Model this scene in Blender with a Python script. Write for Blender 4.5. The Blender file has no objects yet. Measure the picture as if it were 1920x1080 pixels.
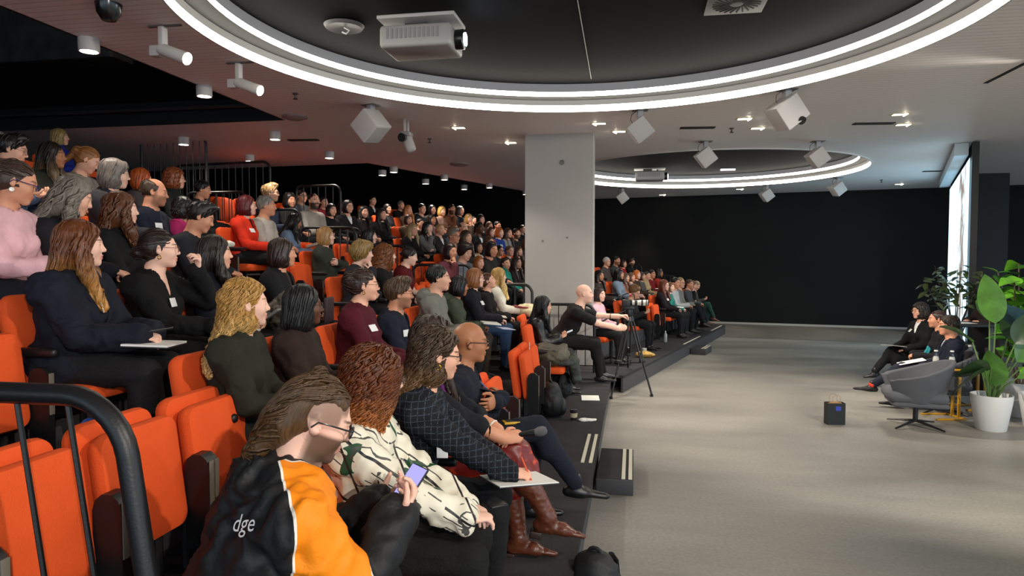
import bpy, bmesh, math, random
import numpy as np
from mathutils import Matrix, Vector
random.seed(7); RNG=np.random.default_rng(7)
sc=bpy.context.scene; COL=sc.collection
# ------------------------------------------------------------------ camera
CAMZ=1.9; YAW=math.radians(10.1); PITCH=math.radians(2.33)
cam=bpy.data.cameras.new('camera'); camo=bpy.data.objects.new('camera',cam); COL.objects.link(camo)
cam.sensor_width=36; cam.lens=24; cam.clip_start=.05; cam.clip_end=200
camo.location=(0,0,CAMZ); camo.rotation_euler=(math.pi/2-PITCH,0,YAW); sc.camera=camo
# ------------------------------------------------------------------ world, exposure, area-size light sources
sc.view_settings.view_transform='Standard'; sc.view_settings.look='None'
sc.view_settings.exposure=1.65; sc.view_settings.gamma=1.0; sc.view_settings.use_curve_mapping=False
w=bpy.data.worlds.new('world'); sc.world=w; w.use_nodes=True
w.node_tree.nodes['Background'].inputs[0].default_value=(.66,.84,1,1); w.node_tree.nodes['Background'].inputs[1].default_value=.72
RING_A, RING_B = 5.0, 6.5      # emission of the lower and upper LED bands of the ceiling rings
SCREEN=.70
KEY=[((3.7,-3.9,3.80),(-1.2,2.2,1.2),330,55,.045),((2.7,1.2,3.80),(-1.4,2.4,1.1),130,60,.045),((3.9,7.6,3.80),(-1.2,6.5,1.2),90,70,.05),((3.6,13.6,3.8),(-1.0,13.5,1.4),110,80,.05),
     ((.3,8.6,3.80),(3.9,9.3,1.0),260,48,.05),((3.9,3.4,3.80),(3.3,8.6,.3),300,80,.05)]+[((x,y,3.80),(x+.2,y,0),170,130,.06) for x,y in ((2.5,-2.5),(6,-2.5),(6.5,2),(9.5,5.5),(9.5,0))]  # stage spots and unseen downlights, added to brighten stage, floor and ceiling
DOWN=28; RECESS=60; TRACK=60
def spot(loc,aim,watt,deg,size=.04,col=(1,.9,.78),blend=.5,parent=None):
    l=bpy.data.lights.new('spot_lamp','SPOT'); l.energy=watt; l.spot_size=math.radians(deg); l.spot_blend=blend; l.color=col; l.shadow_soft_size=size
    o=bpy.data.objects.new('spot_lamp',l); COL.objects.link(o); o.location=loc
    o.rotation_euler=(Vector(aim)-Vector(loc)).to_track_quat('-Z','Y').to_euler(); return o
for a in KEY: spot(*a[:5])
# ------------------------------------------------------------------ materials
def lin(h):
    if isinstance(h,tuple): return h
    c=[int(h[i:i+2],16)/255 for i in (0,2,4)]
    return tuple(x/12.92 if x<=.04045 else ((x+.055)/1.055)**2.4 for x in c)
MC={}
def nd(t,ty,**k):
    n=t.nodes.new(ty)
    for a,b in k.items(): setattr(n,a,b)
    return n
def M(name,hexc,rough=.6,bump=None,var=None,metal=0,spec=.5,sheen=0,emit=0,coat=0):
    key=(name,hexc,rough,bump,var,metal,spec,emit)
    if key in MC: return MC[key]
    m=bpy.data.materials.new(name); m.use_nodes=True; t=m.node_tree; b=t.nodes['Principled BSDF']; c=lin(hexc)
    b.inputs['Base Color'].default_value=(*c,1); b.inputs['Roughness'].default_value=rough; b.inputs['Metallic'].default_value=metal
    b.inputs['Specular IOR Level'].default_value=spec
    if sheen: b.inputs['Sheen Weight'].default_value=sheen
    if coat: b.inputs['Coat Weight'].default_value=coat
    if emit: b.inputs['Emission Color'].default_value=(*c,1); b.inputs['Emission Strength'].default_value=emit
    if bump or var:
        tc=nd(t,'ShaderNodeTexCoord')
        if bump:
            n=nd(t,'ShaderNodeTexNoise'); n.inputs['Scale'].default_value=bump[0]; n.inputs['Detail'].default_value=3
            t.links.new(tc.outputs['Object'],n.inputs['Vector']); u=nd(t,'ShaderNodeBump'); u.inputs['Strength'].default_value=bump[1]; u.inputs['Distance'].default_value=.01
            t.links.new(n.outputs['Fac'],u.inputs['Height']); t.links.new(u.outputs['Normal'],b.inputs['Normal'])
        if var:
            n=nd(t,'ShaderNodeTexNoise'); n.inputs['Scale'].default_value=var[0]; n.inputs['Detail'].default_value=5
            t.links.new(tc.outputs['Object'],n.inputs['Vector']); r=nd(t,'ShaderNodeMapRange')
            r.inputs['From Min'].default_value=.3; r.inputs['From Max'].default_value=.7; r.inputs['To Min'].default_value=1-var[1]; r.inputs['To Max'].default_value=1+var[1]
            t.links.new(n.outputs['Fac'],r.inputs['Value']); x=nd(t,'ShaderNodeVectorMath',operation='SCALE'); x.inputs[0].default_value=c
            t.links.new(r.outputs['Result'],x.inputs['Scale']); t.links.new(x.outputs['Vector'],b.inputs['Base Color'])
    MC[key]=m; return m
def cloth(hexc,weave=.35): return M('cloth',hexc,.85,(90,weave),(7,.16),sheen=.15 if False else 0,spec=.25)
def glass_mat(name='clear_glass'):
    if name in MC: return MC[name]
    m=bpy.data.materials.new(name); m.use_nodes=True; t=m.node_tree; t.nodes.clear()
    o=nd(t,'ShaderNodeOutputMaterial'); g=nd(t,'ShaderNodeBsdfGlossy'); g.inputs['Roughness'].default_value=.03
    tr=nd(t,'ShaderNodeBsdfTransparent'); mx=nd(t,'ShaderNodeMixShader'); mx.inputs[0].default_value=.09
    t.links.new(tr.outputs[0],mx.inputs[1]); t.links.new(g.outputs[0],mx.inputs[2]); t.links.new(mx.outputs[0],o.inputs[0]); MC[name]=m; return m
def skin_mat(tone,hair='3a2a20'):
    key=('skin',tone,hair)
    if key in MC: return MC[key]
    base=lin({'l':'e0a98e','p':'e8b9a4','m':'cf9172','t':'a86f4e','d':'5e3a28'}[tone])
    m=bpy.data.materials.new('skin'); m.use_nodes=True; t=m.node_tree; b=t.nodes['Principled BSDF']
    b.inputs['Roughness'].default_value=.5; b.inputs['Specular IOR Level'].default_value=.4
    at=nd(t,'ShaderNodeAttribute',attribute_name='mask'); sp=nd(t,'ShaderNodeSeparateColor'); t.links.new(at.outputs['Color'],sp.inputs[0])
    n=nd(t,'ShaderNodeTexNoise'); n.inputs['Scale'].default_value=22; n.inputs['Detail'].default_value=4; tc=nd(t,'ShaderNodeTexCoord'); t.links.new(tc.outputs['Object'],n.inputs['Vector'])
    r=nd(t,'ShaderNodeMapRange'); r.inputs['To Min'].default_value=.9; r.inputs['To Max'].default_value=1.1; t.links.new(n.outputs['Fac'],r.inputs['Value'])
    x=nd(t,'ShaderNodeVectorMath',operation='SCALE'); x.inputs[0].default_value=base; t.links.new(r.outputs[0],x.inputs['Scale'])
    prev=x.outputs[0]
    for ch,colr in (('Red',tuple(a*f for a,f in zip(base,(.74,.42,.42)))),('Green',tuple(a*.6 for a in lin(hair))),('Blue',tuple(.10*a+.75*h for a,h in zip(base,lin(hair))))):
        mx=nd(t,'ShaderNodeMix',data_type='RGBA'); t.links.new(sp.outputs[ch],mx.inputs[0]); t.links.new(prev,mx.inputs[6]); mx.inputs[7].default_value=(*colr,1); prev=mx.outputs[2]
    t.links.new(prev,b.inputs['Base Color']); MC[key]=m; return m
def hair_mat(hexc,tip=None,flow=True,curl=False):
    key=('hair',hexc,tip,curl)
    if key in MC: return MC[key]
    c=lin(hexc); m=bpy.data.materials.new('hair'); m.use_nodes=True; t=m.node_tree; b=t.nodes['Principled BSDF']
    b.inputs['Roughness'].default_value=.34; b.inputs['Specular IOR Level'].default_value=.45
    tc=nd(t,'ShaderNodeTexCoord'); s=nd(t,'ShaderNodeSeparateXYZ'); t.links.new(tc.outputs['Object'],s.inputs[0])
    xy=nd(t,'ShaderNodeVectorMath',operation='MULTIPLY'); xy.inputs[1].default_value=(1,1,0); t.links.new(tc.outputs['Object'],xy.inputs[0])
    off=nd(t,'ShaderNodeVectorMath',operation='ADD'); off.inputs[1].default_value=(.03,0,0); t.links.new(xy.outputs[0],off.inputs[0])
    no=nd(t,'ShaderNodeVectorMath',operation='NORMALIZE'); t.links.new(off.outputs[0],no.inputs[0])
    cm=nd(t,'ShaderNodeCombineXYZ'); zz=nd(t,'ShaderNodeMath',operation='MULTIPLY'); zz.inputs[1].default_value=1.6 if not curl else 7; t.links.new(s.outputs['Z'],zz.inputs[0]); t.links.new(zz.outputs[0],cm.inputs['Z'])
    ad=nd(t,'ShaderNodeVectorMath',operation='ADD'); t.links.new(no.outputs[0],ad.inputs[0]); t.links.new(cm.outputs[0],ad.inputs[1])
    n=nd(t,'ShaderNodeTexNoise'); n.inputs['Scale'].default_value=14 if not curl else 6; n.inputs['Detail'].default_value=5; n.inputs['Roughness'].default_value=.7; t.links.new(ad.outputs[0],n.inputs['Vector'])
    r=nd(t,'ShaderNodeMapRange'); r.inputs['From Min'].default_value=.32; r.inputs['From Max'].default_value=.68; r.inputs['To Min'].default_value=.55; r.inputs['To Max'].default_value=1.75; t.links.new(n.outputs['Fac'],r.inputs[0])
    x=nd(t,'ShaderNodeVectorMath',operation='SCALE'); t.links.new(r.outputs[0],x.inputs['Scale'])
    if tip:
        g=nd(t,'ShaderNodeMapRange'); g.inputs['From Min'].default_value=-.05; g.inputs['From Max'].default_value=-.28; t.links.new(s.outputs['Z'],g.inputs[0])
        mx=nd(t,'ShaderNodeMix',data_type='RGBA'); mx.inputs[6].default_value=(*c,1); mx.inputs[7].default_value=(*lin(tip),1); t.links.new(g.outputs[0],mx.inputs[0]); t.links.new(mx.outputs[2],x.inputs[0])
    else: x.inputs[0].default_value=c
    t.links.new(x.outputs[0],b.inputs['Base Color'])
    u=nd(t,'ShaderNodeBump'); u.inputs['Strength'].default_value=.6; u.inputs['Distance'].default_value=.006; t.links.new(n.outputs['Fac'],u.inputs['Height']); t.links.new(u.outputs[0],b.inputs['Normal'])
    MC[key]=m; return m
def grid_mat(name,base,line,scale,width=.12,rough=.8):   # woven check
    if name in MC: return MC[name]
    m=bpy.data.materials.new(name); m.use_nodes=True; t=m.node_tree; b=t.nodes['Principled BSDF']; b.inputs['Roughness'].default_value=rough; b.inputs['Specular IOR Level'].default_value=.2
    tc=nd(t,'ShaderNodeTexCoord'); s=nd(t,'ShaderNodeSeparateXYZ'); t.links.new(tc.outputs['Object'],s.inputs[0]); mxs=[]
    nz=nd(t,'ShaderNodeTexNoise'); nz.inputs['Scale'].default_value=160; t.links.new(tc.outputs['Object'],nz.inputs['Vector'])
    for ax in ('X','Z'):
        f=nd(t,'ShaderNodeMath',operation='MULTIPLY'); f.inputs[1].default_value=scale; t.links.new(s.outputs[ax],f.inputs[0])
        g=nd(t,'ShaderNodeMath',operation='FRACT'); t.links.new(f.outputs[0],g.inputs[0]); l=nd(t,'ShaderNodeMath',operation='LESS_THAN'); l.inputs[1].default_value=width; t.links.new(g.outputs[0],l.inputs[0]); mxs.append(l)
    mx=nd(t,'ShaderNodeMath',operation='MAXIMUM'); t.links.new(mxs[0].outputs[0],mx.inputs[0]); t.links.new(mxs[1].outputs[0],mx.inputs[1])
    br=nd(t,'ShaderNodeMapRange'); br.inputs['From Min'].default_value=.34; br.inputs['From Max'].default_value=.6; t.links.new(nz.outputs['Fac'],br.inputs[0])
    mu=nd(t,'ShaderNodeMath',operation='MULTIPLY'); t.links.new(mx.outputs[0],mu.inputs[0]); t.links.new(br.outputs[0],mu.inputs[1])
    c=nd(t,'ShaderNodeMix',data_type='RGBA'); c.inputs[6].default_value=(*lin(base),1); c.inputs[7].default_value=(*lin(line),1); t.links.new(mu.outputs[0],c.inputs[0]); t.links.new(c.outputs[2],b.inputs['Base Color'])
    u=nd(t,'ShaderNodeBump'); u.inputs['Strength'].default_value=.5; u.inputs['Distance'].default_value=.004; t.links.new(nz.outputs['Fac'],u.inputs['Height']); t.links.new(u.outputs[0],b.inputs['Normal'])
    MC[name]=m; return m
def emis(name,col,s):
    key=(name,col,s)
    if key in MC: return MC[key]
    m=bpy.data.materials.new(name); m.use_nodes=True; t=m.node_tree; t.nodes.clear(); o=nd(t,'ShaderNodeOutputMaterial'); e=nd(t,'ShaderNodeEmission'); e.inputs[0].default_value=(*col,1); e.inputs[1].default_value=s; t.links.new(e.outputs[0],o.inputs[0]); MC[key]=m; return m
BLK=lambda: M('black_metal','141416',.42,(120,.08),spec=.5)
# ------------------------------------------------------------------ mesh helpers
class MB:
    def __init__(s): s.v=[]; s.f=[]; s.m=[]; s.n=0
    def add(s,V,F,mi=0):
        V=np.asarray(V,float).reshape(-1,3); s.v.append(V); s.f+= [tuple(int(i)+s.n for i in f) for f in F]; s.m+=[mi]*len(F); s.n+=len(V); return s
    def box(s,c,d,R=None,mi=0):
        V=np.array([[x,y,z] for x in(-.5,.5) for y in(-.5,.5) for z in(-.5,.5)])*np.array(d)
        if R is not None: V=V@np.array(R).T
        return s.add(V+np.array(c),[(0,1,3,2),(4,6,7,5),(0,4,5,1),(2,3,7,6),(0,2,6,4),(1,5,7,3)],mi)
    def rbox(s,c,d,r=.02,R=None,mi=0,puff=0):
        h=np.array(d,float)/2; r=min(r,h.min()*.98); V=[];F=[];off=0
        nod=lambda a:np.array([-h[a],-h[a]+.42*r,-(h[a]-r)]+([0.] if puff else [])+[h[a]-r,h[a]-.42*r,h[a]])
        for ax in range(3):
            b_,c_=(ax+1)%3,(ax+2)%3; A,B=np.meshgrid(nod(b_),nod(c_),indexing='ij'); n1,n2=A.shape; idx=np.arange(n1*n2).reshape(n1,n2)
            for sg in (-1,1):
                P=np.zeros((n1*n2,3)); P[:,ax]=sg*h[ax]; P[:,b_]=A.ravel(); P[:,c_]=B.ravel()
                q=np.clip(P,-(h-r),h-r); dv=P-q; W=q+dv/np.linalg.norm(dv,axis=1,keepdims=True)*r
                if puff and h[ax]==h.min(): W[:,ax]+=sg*puff*(1-(P[:,b_]/h[b_])**2)*(1-(P[:,c_]/h[c_])**2)
                V.append(W); F+=[((idx[i,j]+off,idx[i+1,j]+off,idx[i+1,j+1]+off,idx[i,j+1]+off) if sg>0 else (idx[i,j+1]+off,idx[i+1,j+1]+off,idx[i+1,j]+off,idx[i,j]+off)) for i in range(n1-1) for j in range(n2-1)]; off+=n1*n2
        V=np.concatenate(V)
        if R is not None: V=V@np.array(R).T
        return s.add(V+np.array(c),F,mi)
    def cushion(s,c,w,h,t,rc=.06,R=None,mi=0,puff=.012,e=.028):
        O=[(sx*(w/2-rc)+rc*math.cos(a),sz*(h/2-rc)+rc*math.sin(a),math.cos(a),math.sin(a)) for sx,sz,a0 in ((1,1,0),(-1,1,1),(-1,-1,2),(1,-1,3)) for a in np.linspace(a0*math.pi/2,(a0+1)*math.pi/2,6)]
        V=[];n=len(O)
        for x,i_ in ((-t/2-puff,.14),(-t/2-puff*.5,.07),(-t/2,e),(-t/2+e*.3,e*.3),(-t/2+e,0),(t/2-e,0),(t/2-e*.3,e*.3),(t/2,e),(t/2+puff*.5,.07),(t/2+puff,.14)):
            V+=[(x,y-cy*i_ if i_<rc else y*(1-i_/(w/2)),z-cz*i_ if i_<rc else z*(1-i_/(h/2))) for y,z,cy,cz in O]
        V=np.array(V); F=[(i*n+j,i*n+(j+1)%n,(i+1)*n+(j+1)%n,(i+1)*n+j) for i in range(9) for j in range(n)]+[tuple(range(n))[::-1],tuple(9*n+j for j in range(n))]
        if R is not None: V=V@np.array(R).T
        return s.add(V+np.array(c),F,mi)
    def tube(s,P,r,n=8,cap=True,mi=0,sq=None):
        P=np.asarray(P,float); m=len(P); r=np.broadcast_to(np.asarray(r,float),(m,))
        T=np.gradient(P,axis=0); T/=np.maximum(np.linalg.norm(T,axis=1,keepdims=True),1e-9)
        ref=np.array([0,0,1.]) if abs(T[0][2])<.9 else np.array([1.,0,0]); u=np.cross(T[0],ref); u/=np.linalg.norm(u); V=[]
        a=np.linspace(0,2*math.pi,n,endpoint=False)
        for i in range(m):
            u=u-T[i]*(u@T[i]); u/=max(np.linalg.norm(u),1e-9); w_=np.cross(T[i],u)
            V.append(P[i]+r[i]*(np.cos(a)[:,None]*u+np.sin(a)[:,None]*w_*(sq or 1)))
        F=[(i*n+j,i*n+(j+1)%n,(i+1)*n+(j+1)%n,(i+1)*n+j) for i in range(m-1) for j in range(n)]
        if cap: F+=[tuple(range(n))[::-1],tuple((m-1)*n+j for j in range(n))]
        return s.add(np.concatenate(V),F,mi)
    def lathe(s,prof,n=24,c=(0,0,0),R=None,mi=0):   # prof: (r,z)
        a=np.linspace(0,2*math.pi,n,endpoint=False); V=np.array([[r*math.cos(t),r*math.sin(t),z] for r,z in prof for t in a]); m=len(prof)
        F=[(i*n+j,i*n+(j+1)%n,(i+1)*n+(j+1)%n,(i+1)*n+j) for i in range(m-1) for j in range(n)]
        if prof[0][0]>1e-6: F.append(tuple(range(n))[::-1])
        if prof[-1][0]>1e-6: F.append(tuple((m-1)*n+j for j in range(n)))
        if R is not None: V=V@np.array(R).T
        return s.add(V+np.array(c),F,mi)
    def prism(s,poly,z0,z1,mi=0,R=None,c=(0,0,0)):
        n=len(poly); V=np.array([[x,y,z0] for x,y in poly]+[[x,y,z1] for x,y in poly])
        if R is not None: V=V@np.array(R).T
        return s.add(V+np.array(c),[tuple(range(n))[::-1],tuple(range(n,2*n))]+[(i,(i+1)%n,n+(i+1)%n,n+i) for i in range(n)],mi)
    def mesh(s,name,mats=(None,),smooth=True):
        me=bpy.data.meshes.new(name); me.from_pydata(np.concatenate(s.v).tolist(),[],s.f); 
        for m in (mats if isinstance(mats,(list,tuple)) else [mats]): me.materials.append(m)
        if len(set(s.m))>1: me.polygons.foreach_set('material_index',s.m)
        bm=bmesh.new(); bm.from_mesh(me); bmesh.ops.remove_doubles(bm,verts=bm.verts,dist=1e-5); bmesh.ops.recalc_face_normals(bm,faces=bm.faces); bm.to_mesh(me); bm.free()
        if smooth: me.shade_smooth(); me.set_sharp_from_angle(angle=math.radians(38)) if hasattr(me,'set_sharp_from_angle') else None
        return me
    def obj(s,name,mats,parent=None,smooth=True,**k): return ob(name,s.mesh(name,mats,smooth),parent,**k)
def ob(name,me,parent=None,loc=None,rot=None,mats=None,mw=None):
    o=bpy.data.objects.new(name,me); COL.objects.link(o)
    if parent: o.parent=parent
    if mw is not None: o.matrix_basis=mw
    if loc is not None: o.location=loc
    if rot is not None: o.rotation_euler=rot
    if mats:
        for i,m in enumerate(mats): o.material_slots[i].link='OBJECT'; o.material_slots[i].material=m
    return o
def tag(o,label,cat,group=None):
    o['label']=label; o['category']=cat
    if group: o['group']=group
    return o
def empty(name,loc,rz,label,cat,group=None):
    o=bpy.data.objects.new(name,None); COL.objects.link(o); o.empty_display_size=.1; o.location=loc; o.rotation_euler=(0,0,rz); return tag(o,label,cat,group)
def st(o,kind='structure'): o['kind']=kind; return o
def dup(root,loc,rz,label,group=None):
    r=root.copy(); COL.objects.link(r); r.location=loc; r.rotation_euler=(0,0,rz); r['label']=label
    if group: r['group']=group
    for ch in root.children:
        c=ch.copy(); COL.objects.link(c); c.parent=r
        for g in ch.children:
            d=g.copy(); COL.objects.link(d); d.parent=c
    return r
def Rz(a): c,s=math.cos(a),math.sin(a); return np.array([[c,-s,0],[s,c,0],[0,0,1.]])
def Ry(a): c,s=math.cos(a),math.sin(a); return np.array([[c,0,s],[0,1,0],[-s,0,c]])
def Rx(a): c,s=math.cos(a),math.sin(a); return np.array([[1.,0,0],[0,c,-s],[0,s,c]])
def arc(c,r,a0,a1,n,ax='xz'):
    t=np.linspace(a0,a1,n); P=np.zeros((n,3)); P[:,'xyz'.index(ax[0])]=r*np.cos(t); P[:,'xyz'.index(ax[1])]=r*np.sin(t); return P+np.array(c)
# ------------------------------------------------------------------ room
H=3.85; RR=3.2; RINGS=[(-.4654,5.7857),(1.5868,15.6893)]
AX=lambda k:-1.0-.92*(k-1); TZ=lambda k:.25+.29*(k-1)          # near block: row k
BA=math.radians(16.5); BU=np.array([math.sin(BA),math.cos(BA),0]); BN=np.array([-math.cos(BA),math.sin(BA),0]); BO=np.array([-.12,9.9,0])
BP=lambda k,t,off=0: BO+BN*(.7+.92*(k-1)+off)+BU*t               # far block: row k, t metres along it
def floor_material():
    m=bpy.data.materials.new('polished_concrete'); m.use_nodes=True; t=m.node_tree; b=t.nodes['Principled BSDF']; tc=nd(t,'ShaderNodeTexCoord')
    mp=nd(t,'ShaderNodeMapping'); mp.inputs['Scale'].default_value=(.35,1.1,1); mp.inputs['Rotation'].default_value=(0,0,.2); t.links.new(tc.outputs['Object'],mp.inputs['Vector'])
    n=nd(t,'ShaderNodeTexNoise'); n.inputs['Scale'].default_value=1.1; n.inputs['Detail'].default_value=7; n.inputs['Roughness'].default_value=.6; t.links.new(mp.outputs[0],n.inputs['Vector'])
    g=nd(t,'ShaderNodeTexNoise'); g.inputs['Scale'].default_value=38; g.inputs['Detail'].default_value=6; t.links.new(tc.outputs['Object'],g.inputs['Vector'])
    r=nd(t,'ShaderNodeValToRGB'); r.color_ramp.elements[0].position=.32; r.color_ramp.elements[1].position=.68
    r.color_ramp.elements[0].color=(*lin('77746e'),1); r.color_ramp.elements[1].color=(*lin('96928a'),1); t.links.new(n.outputs['Fac'],r.inputs[0])
    f=nd(t,'ShaderNodeMapRange'); f.inputs['From Min'].default_value=.3; f.inputs['From Max'].default_value=.7; f.inputs['To Min'].default_value=.86; f.inputs['To Max'].default_value=1.12; t.links.new(g.outputs['Fac'],f.inputs[0])
    x=nd(t,'ShaderNodeVectorMath',operation='SCALE'); t.links.new(r.outputs[0],x.inputs[0]); t.links.new(f.outputs[0],x.inputs['Scale']); t.links.new(x.outputs[0],b.inputs['Base Color'])
    q=nd(t,'ShaderNodeMapRange'); q.inputs['To Min'].default_value=.3; q.inputs['To Max'].default_value=.5; t.links.new(n.outputs['Fac'],q.inputs[0]); t.links.new(q.outputs[0],b.inputs['Roughness'])
    return m
def ceiling_material():
    m=bpy.data.materials.new('slatted_ceiling'); m.use_nodes=True; t=m.node_tree; b=t.nodes['Principled BSDF']; b.inputs['Roughness'].default_value=.55; tc=nd(t,'ShaderNodeTexCoord')
    s=nd(t,'ShaderNodeSeparateXYZ'); t.links.new(tc.outputs['Object'],s.inputs[0]); f=nd(t,'ShaderNodeMath',operation='MULTIPLY'); f.inputs[1].default_value=11; t.links.new(s.outputs['Y'],f.inputs[0])
    g=nd(t,'ShaderNodeMath',operation='FRACT'); t.links.new(f.outputs[0],g.inputs[0]); p=nd(t,'ShaderNodeMath',operation='PINGPONG'); p.inputs[1].default_value=.5; t.links.new(g.outputs[0],p.inputs[0])
    l=nd(t,'ShaderNodeMapRange'); l.inputs['From Max'].default_value=.12; t.links.new(p.outputs[0],l.inputs[0])
    c=nd(t,'ShaderNodeMix',data_type='RGBA'); c.inputs[6].default_value=(*lin('cdc8c6'),1); c.inputs[7].default_value=(*lin('ebe6e4'),1); t.links.new(l.outputs[0],c.inputs[0]); t.links.new(c.outputs[2],b.inputs['Base Color'])
    u=nd(t,'ShaderNodeBump'); u.inputs['Strength'].default_value=.25; u.inputs['Distance'].default_value=.01; t.links.new(l.outputs[0],u.inputs['Height']); t.links.new(u.outputs[0],b.inputs['Normal']); return m
def flat(name,poly,z,mat,holes=(),flip=False,kind='structure'):
    bm=bmesh.new(); es=[]
    for L in [poly]+list(holes):
        vs=[bm.verts.new((x,y,z)) for x,y in L]; es+=[bm.edges.new((vs[i],vs[(i+1)%len(vs)])) for i in range(len(vs))]
    bmesh.ops.triangle_fill(bm,edges=es,use_beauty=True,use_dissolve=False); bmesh.ops.recalc_face_normals(bm,faces=bm.faces)
    for f in bm.faces:
        if (f.normal.z>0)==flip: f.normal_flip()
    me=bpy.data.meshes.new(name); bm.to_mesh(me); bm.free(); me.materials.append(mat); o=ob(name,me); o['kind']=kind; return o
circ=lambda c,r,n=128:[(c[0]+r*math.cos(2*math.pi*i/n),c[1]+r*math.sin(2*math.pi*i/n)) for i in range(n)]
MB().box((4,6,-.05),(40,44,.1)).obj('floor',floor_material())['kind']='structure'
wd=np.array([math.cos(math.radians(-11)),math.sin(math.radians(-11)),0]); wn=np.array([-wd[1],wd[0],0]); wc=np.array([5,20.75,0]); WR=Rz(math.radians(-11))
black=M('black_paint','0b0b0c',.75,(30,.05),(3,.2),spec=.25); dark=M('void_black','060607',.8,spec=.2)
MB().box(wc+wn*.15+np.array([-4,0.78,3.4]),(34,.3,7),WR).obj('wall_back',black)['kind']='structure'
MB().box(wc-wn*.012+np.array([0,0,.03]),(14,.02,.06),WR).obj('baseboard_back',M('pale_skirting','a8a49a',.5))['kind']='structure'
MB().box((-12,9,3.4),(.3,32,7)).obj('wall_left',dark)['kind']='structure'
# slightly darker band of floor along the back wall
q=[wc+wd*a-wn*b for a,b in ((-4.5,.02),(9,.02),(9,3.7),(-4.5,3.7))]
flat('floor_strip',[(p[0],p[1]) for p in q],.004,M('dark_floor_strip','6b675f',.45,(20,.05),(2,.1)),flip=False)
# ceiling with two ring holes and the dark void beside it
cm_=ceiling_material()
poly=[(-4.8,-6.4),(12.4,-6.4),(12.4,21.5),(-1.9,22.6),(-3.04,19.24),(-5.28,13.1),(-11.8,13.55),(-11.8,8.89),(-4.8,8.89)]
flat('ceiling',poly,H,cm_,[circ(c,RR) for c in RINGS])
edge=MB()
for (a,b) in [(0,8),(8,7),(5,4),(6,5)]:
    p,q=np.array(poly[a]),np.array(poly[b]); d=q-p; L=np.linalg.norm(d); n_=np.array([-d[1],d[0]])/L; m_=(p+q)/2
    edge.box((m_[0],m_[1],H+.16),(L,.03,.32),Rz(math.atan2(d[1],d[0])))
edge.obj('trim_1',M('edge_black','0c0c0e',.7))['kind']='structure'
MB().box((0,-6.5,5.4),(25,.2,3.0)).obj('light_blocker_front',dark)['kind']='structure'  # unseen upper blocker, added to keep world light out of the void
MB().box((12.5,8,5.4),(.2,30,3.0)).obj('light_blocker_right',dark)['kind']='structure'  # same on the right: added out of view to keep the void dark
flat('ceiling_void',[(-12,-6.4),(12.4,-6.4),(12.4,24),(-12,24)],6.8,dark)
# faint things up in the void: duct, pipe, panel
v=empty('ventilation_duct',(-8.4,8.4,5.2),0,'dark square duct panel hanging in the black void above the tiers','duct')
MB().box((0,0,0),(2.6,.06,1.0)).obj('duct_panel',M('duct_grey','3a3a3c',.6,(9,.3),(4,.5)),v); MB().box((0,.3,0),(2.4,.5,.9)).obj('duct_body',M('duct_dark','1c1c1e',.6),v)
tag(MB().tube([(-12,8.75,4.05),(-4.9,8.75,4.05)],.035).obj('pipe',M('pipe_dark','2a2a2c',.5)),'thin dark pipe running along the far edge of the ceiling void','pipe')
# ring coves
warm=(1,.93,.80)
for i,c in enumerate(RINGS):
    r=empty('ring_light',(c[0],c[1],H),0,['large recessed circular ceiling ring light above the near floor','farther recessed circular ring light beyond the concrete column'][i],'light')
    def band(n,r0,z0,r1,z1,m):
        b=MB(); N=144; a=np.linspace(0,2*math.pi,N,endpoint=False); V=[[x*math.cos(t),x*math.sin(t),z] for x,z in((r0,z0),(r1,z1)) for t in a]
        b.add(V,[(j,N+j,N+(j+1)%N,(j+1)%N) for j in range(N)]); o=b.obj(n,m,r); return o
    gw=M('cove_white','c9c6c2',.5); band('lip',RR+.02,0,RR+.02,-.022,gw); band('lip',RR+.02,-.022,RR,-.022,gw); band('lower_band',RR,-.022,RR-.004,.060,emis('led_lower',warm,RING_A)); band('band_top',RR-.004,.060,RR-.01,.125,gw); band('soffit',RR-.01,.125,RR-.20,.13,M('soffit_grey','303030',.85))
    band('upper_band',RR-.20,.13,RR-.204,.185,emis('led_upper',warm,RING_B)); band('fascia',RR-.204,.185,RR-.204,.285,M('fascia_grey','a2a4ac',.6))
    b=MB(); P=circ((0,0),RR-.204,144); b.add([(x,y,.285) for x,y in P],[tuple(range(144))]); b.obj('recess_panel',M('recess_dark','08080e',.9,(5,.05),spec=.1),r)
    if i==0: MB().tube([(-.025,.16,.28),(-.065,2.75,.28)],.004,6).obj('panel_seam',M('seam_pale','a8a8a4',.6),r)
# column
c=MB().box((-1.15,10.83,1.925),(1.055,.5,3.86)).obj('trim_2',M('concrete_column','a9a6a2',.7,(14,.12),(1.3,.05))); c['kind']='structure'
for i,(x,z) in enumerate(((-1.10,3.41),(-1.02,2.25),(-1.40,2.2))): 
    MB().lathe([(.04,0),(.04,.012),(.022,.014),(.02,.004),(0,.004)] if i==0 else [(.016,0),(.014,.01),(0,.01)],12,(x,10.58,z),Rx(math.pi/2)).obj('fixing_disc',M('disc_grey','6f6d6a',.5),c)
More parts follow.
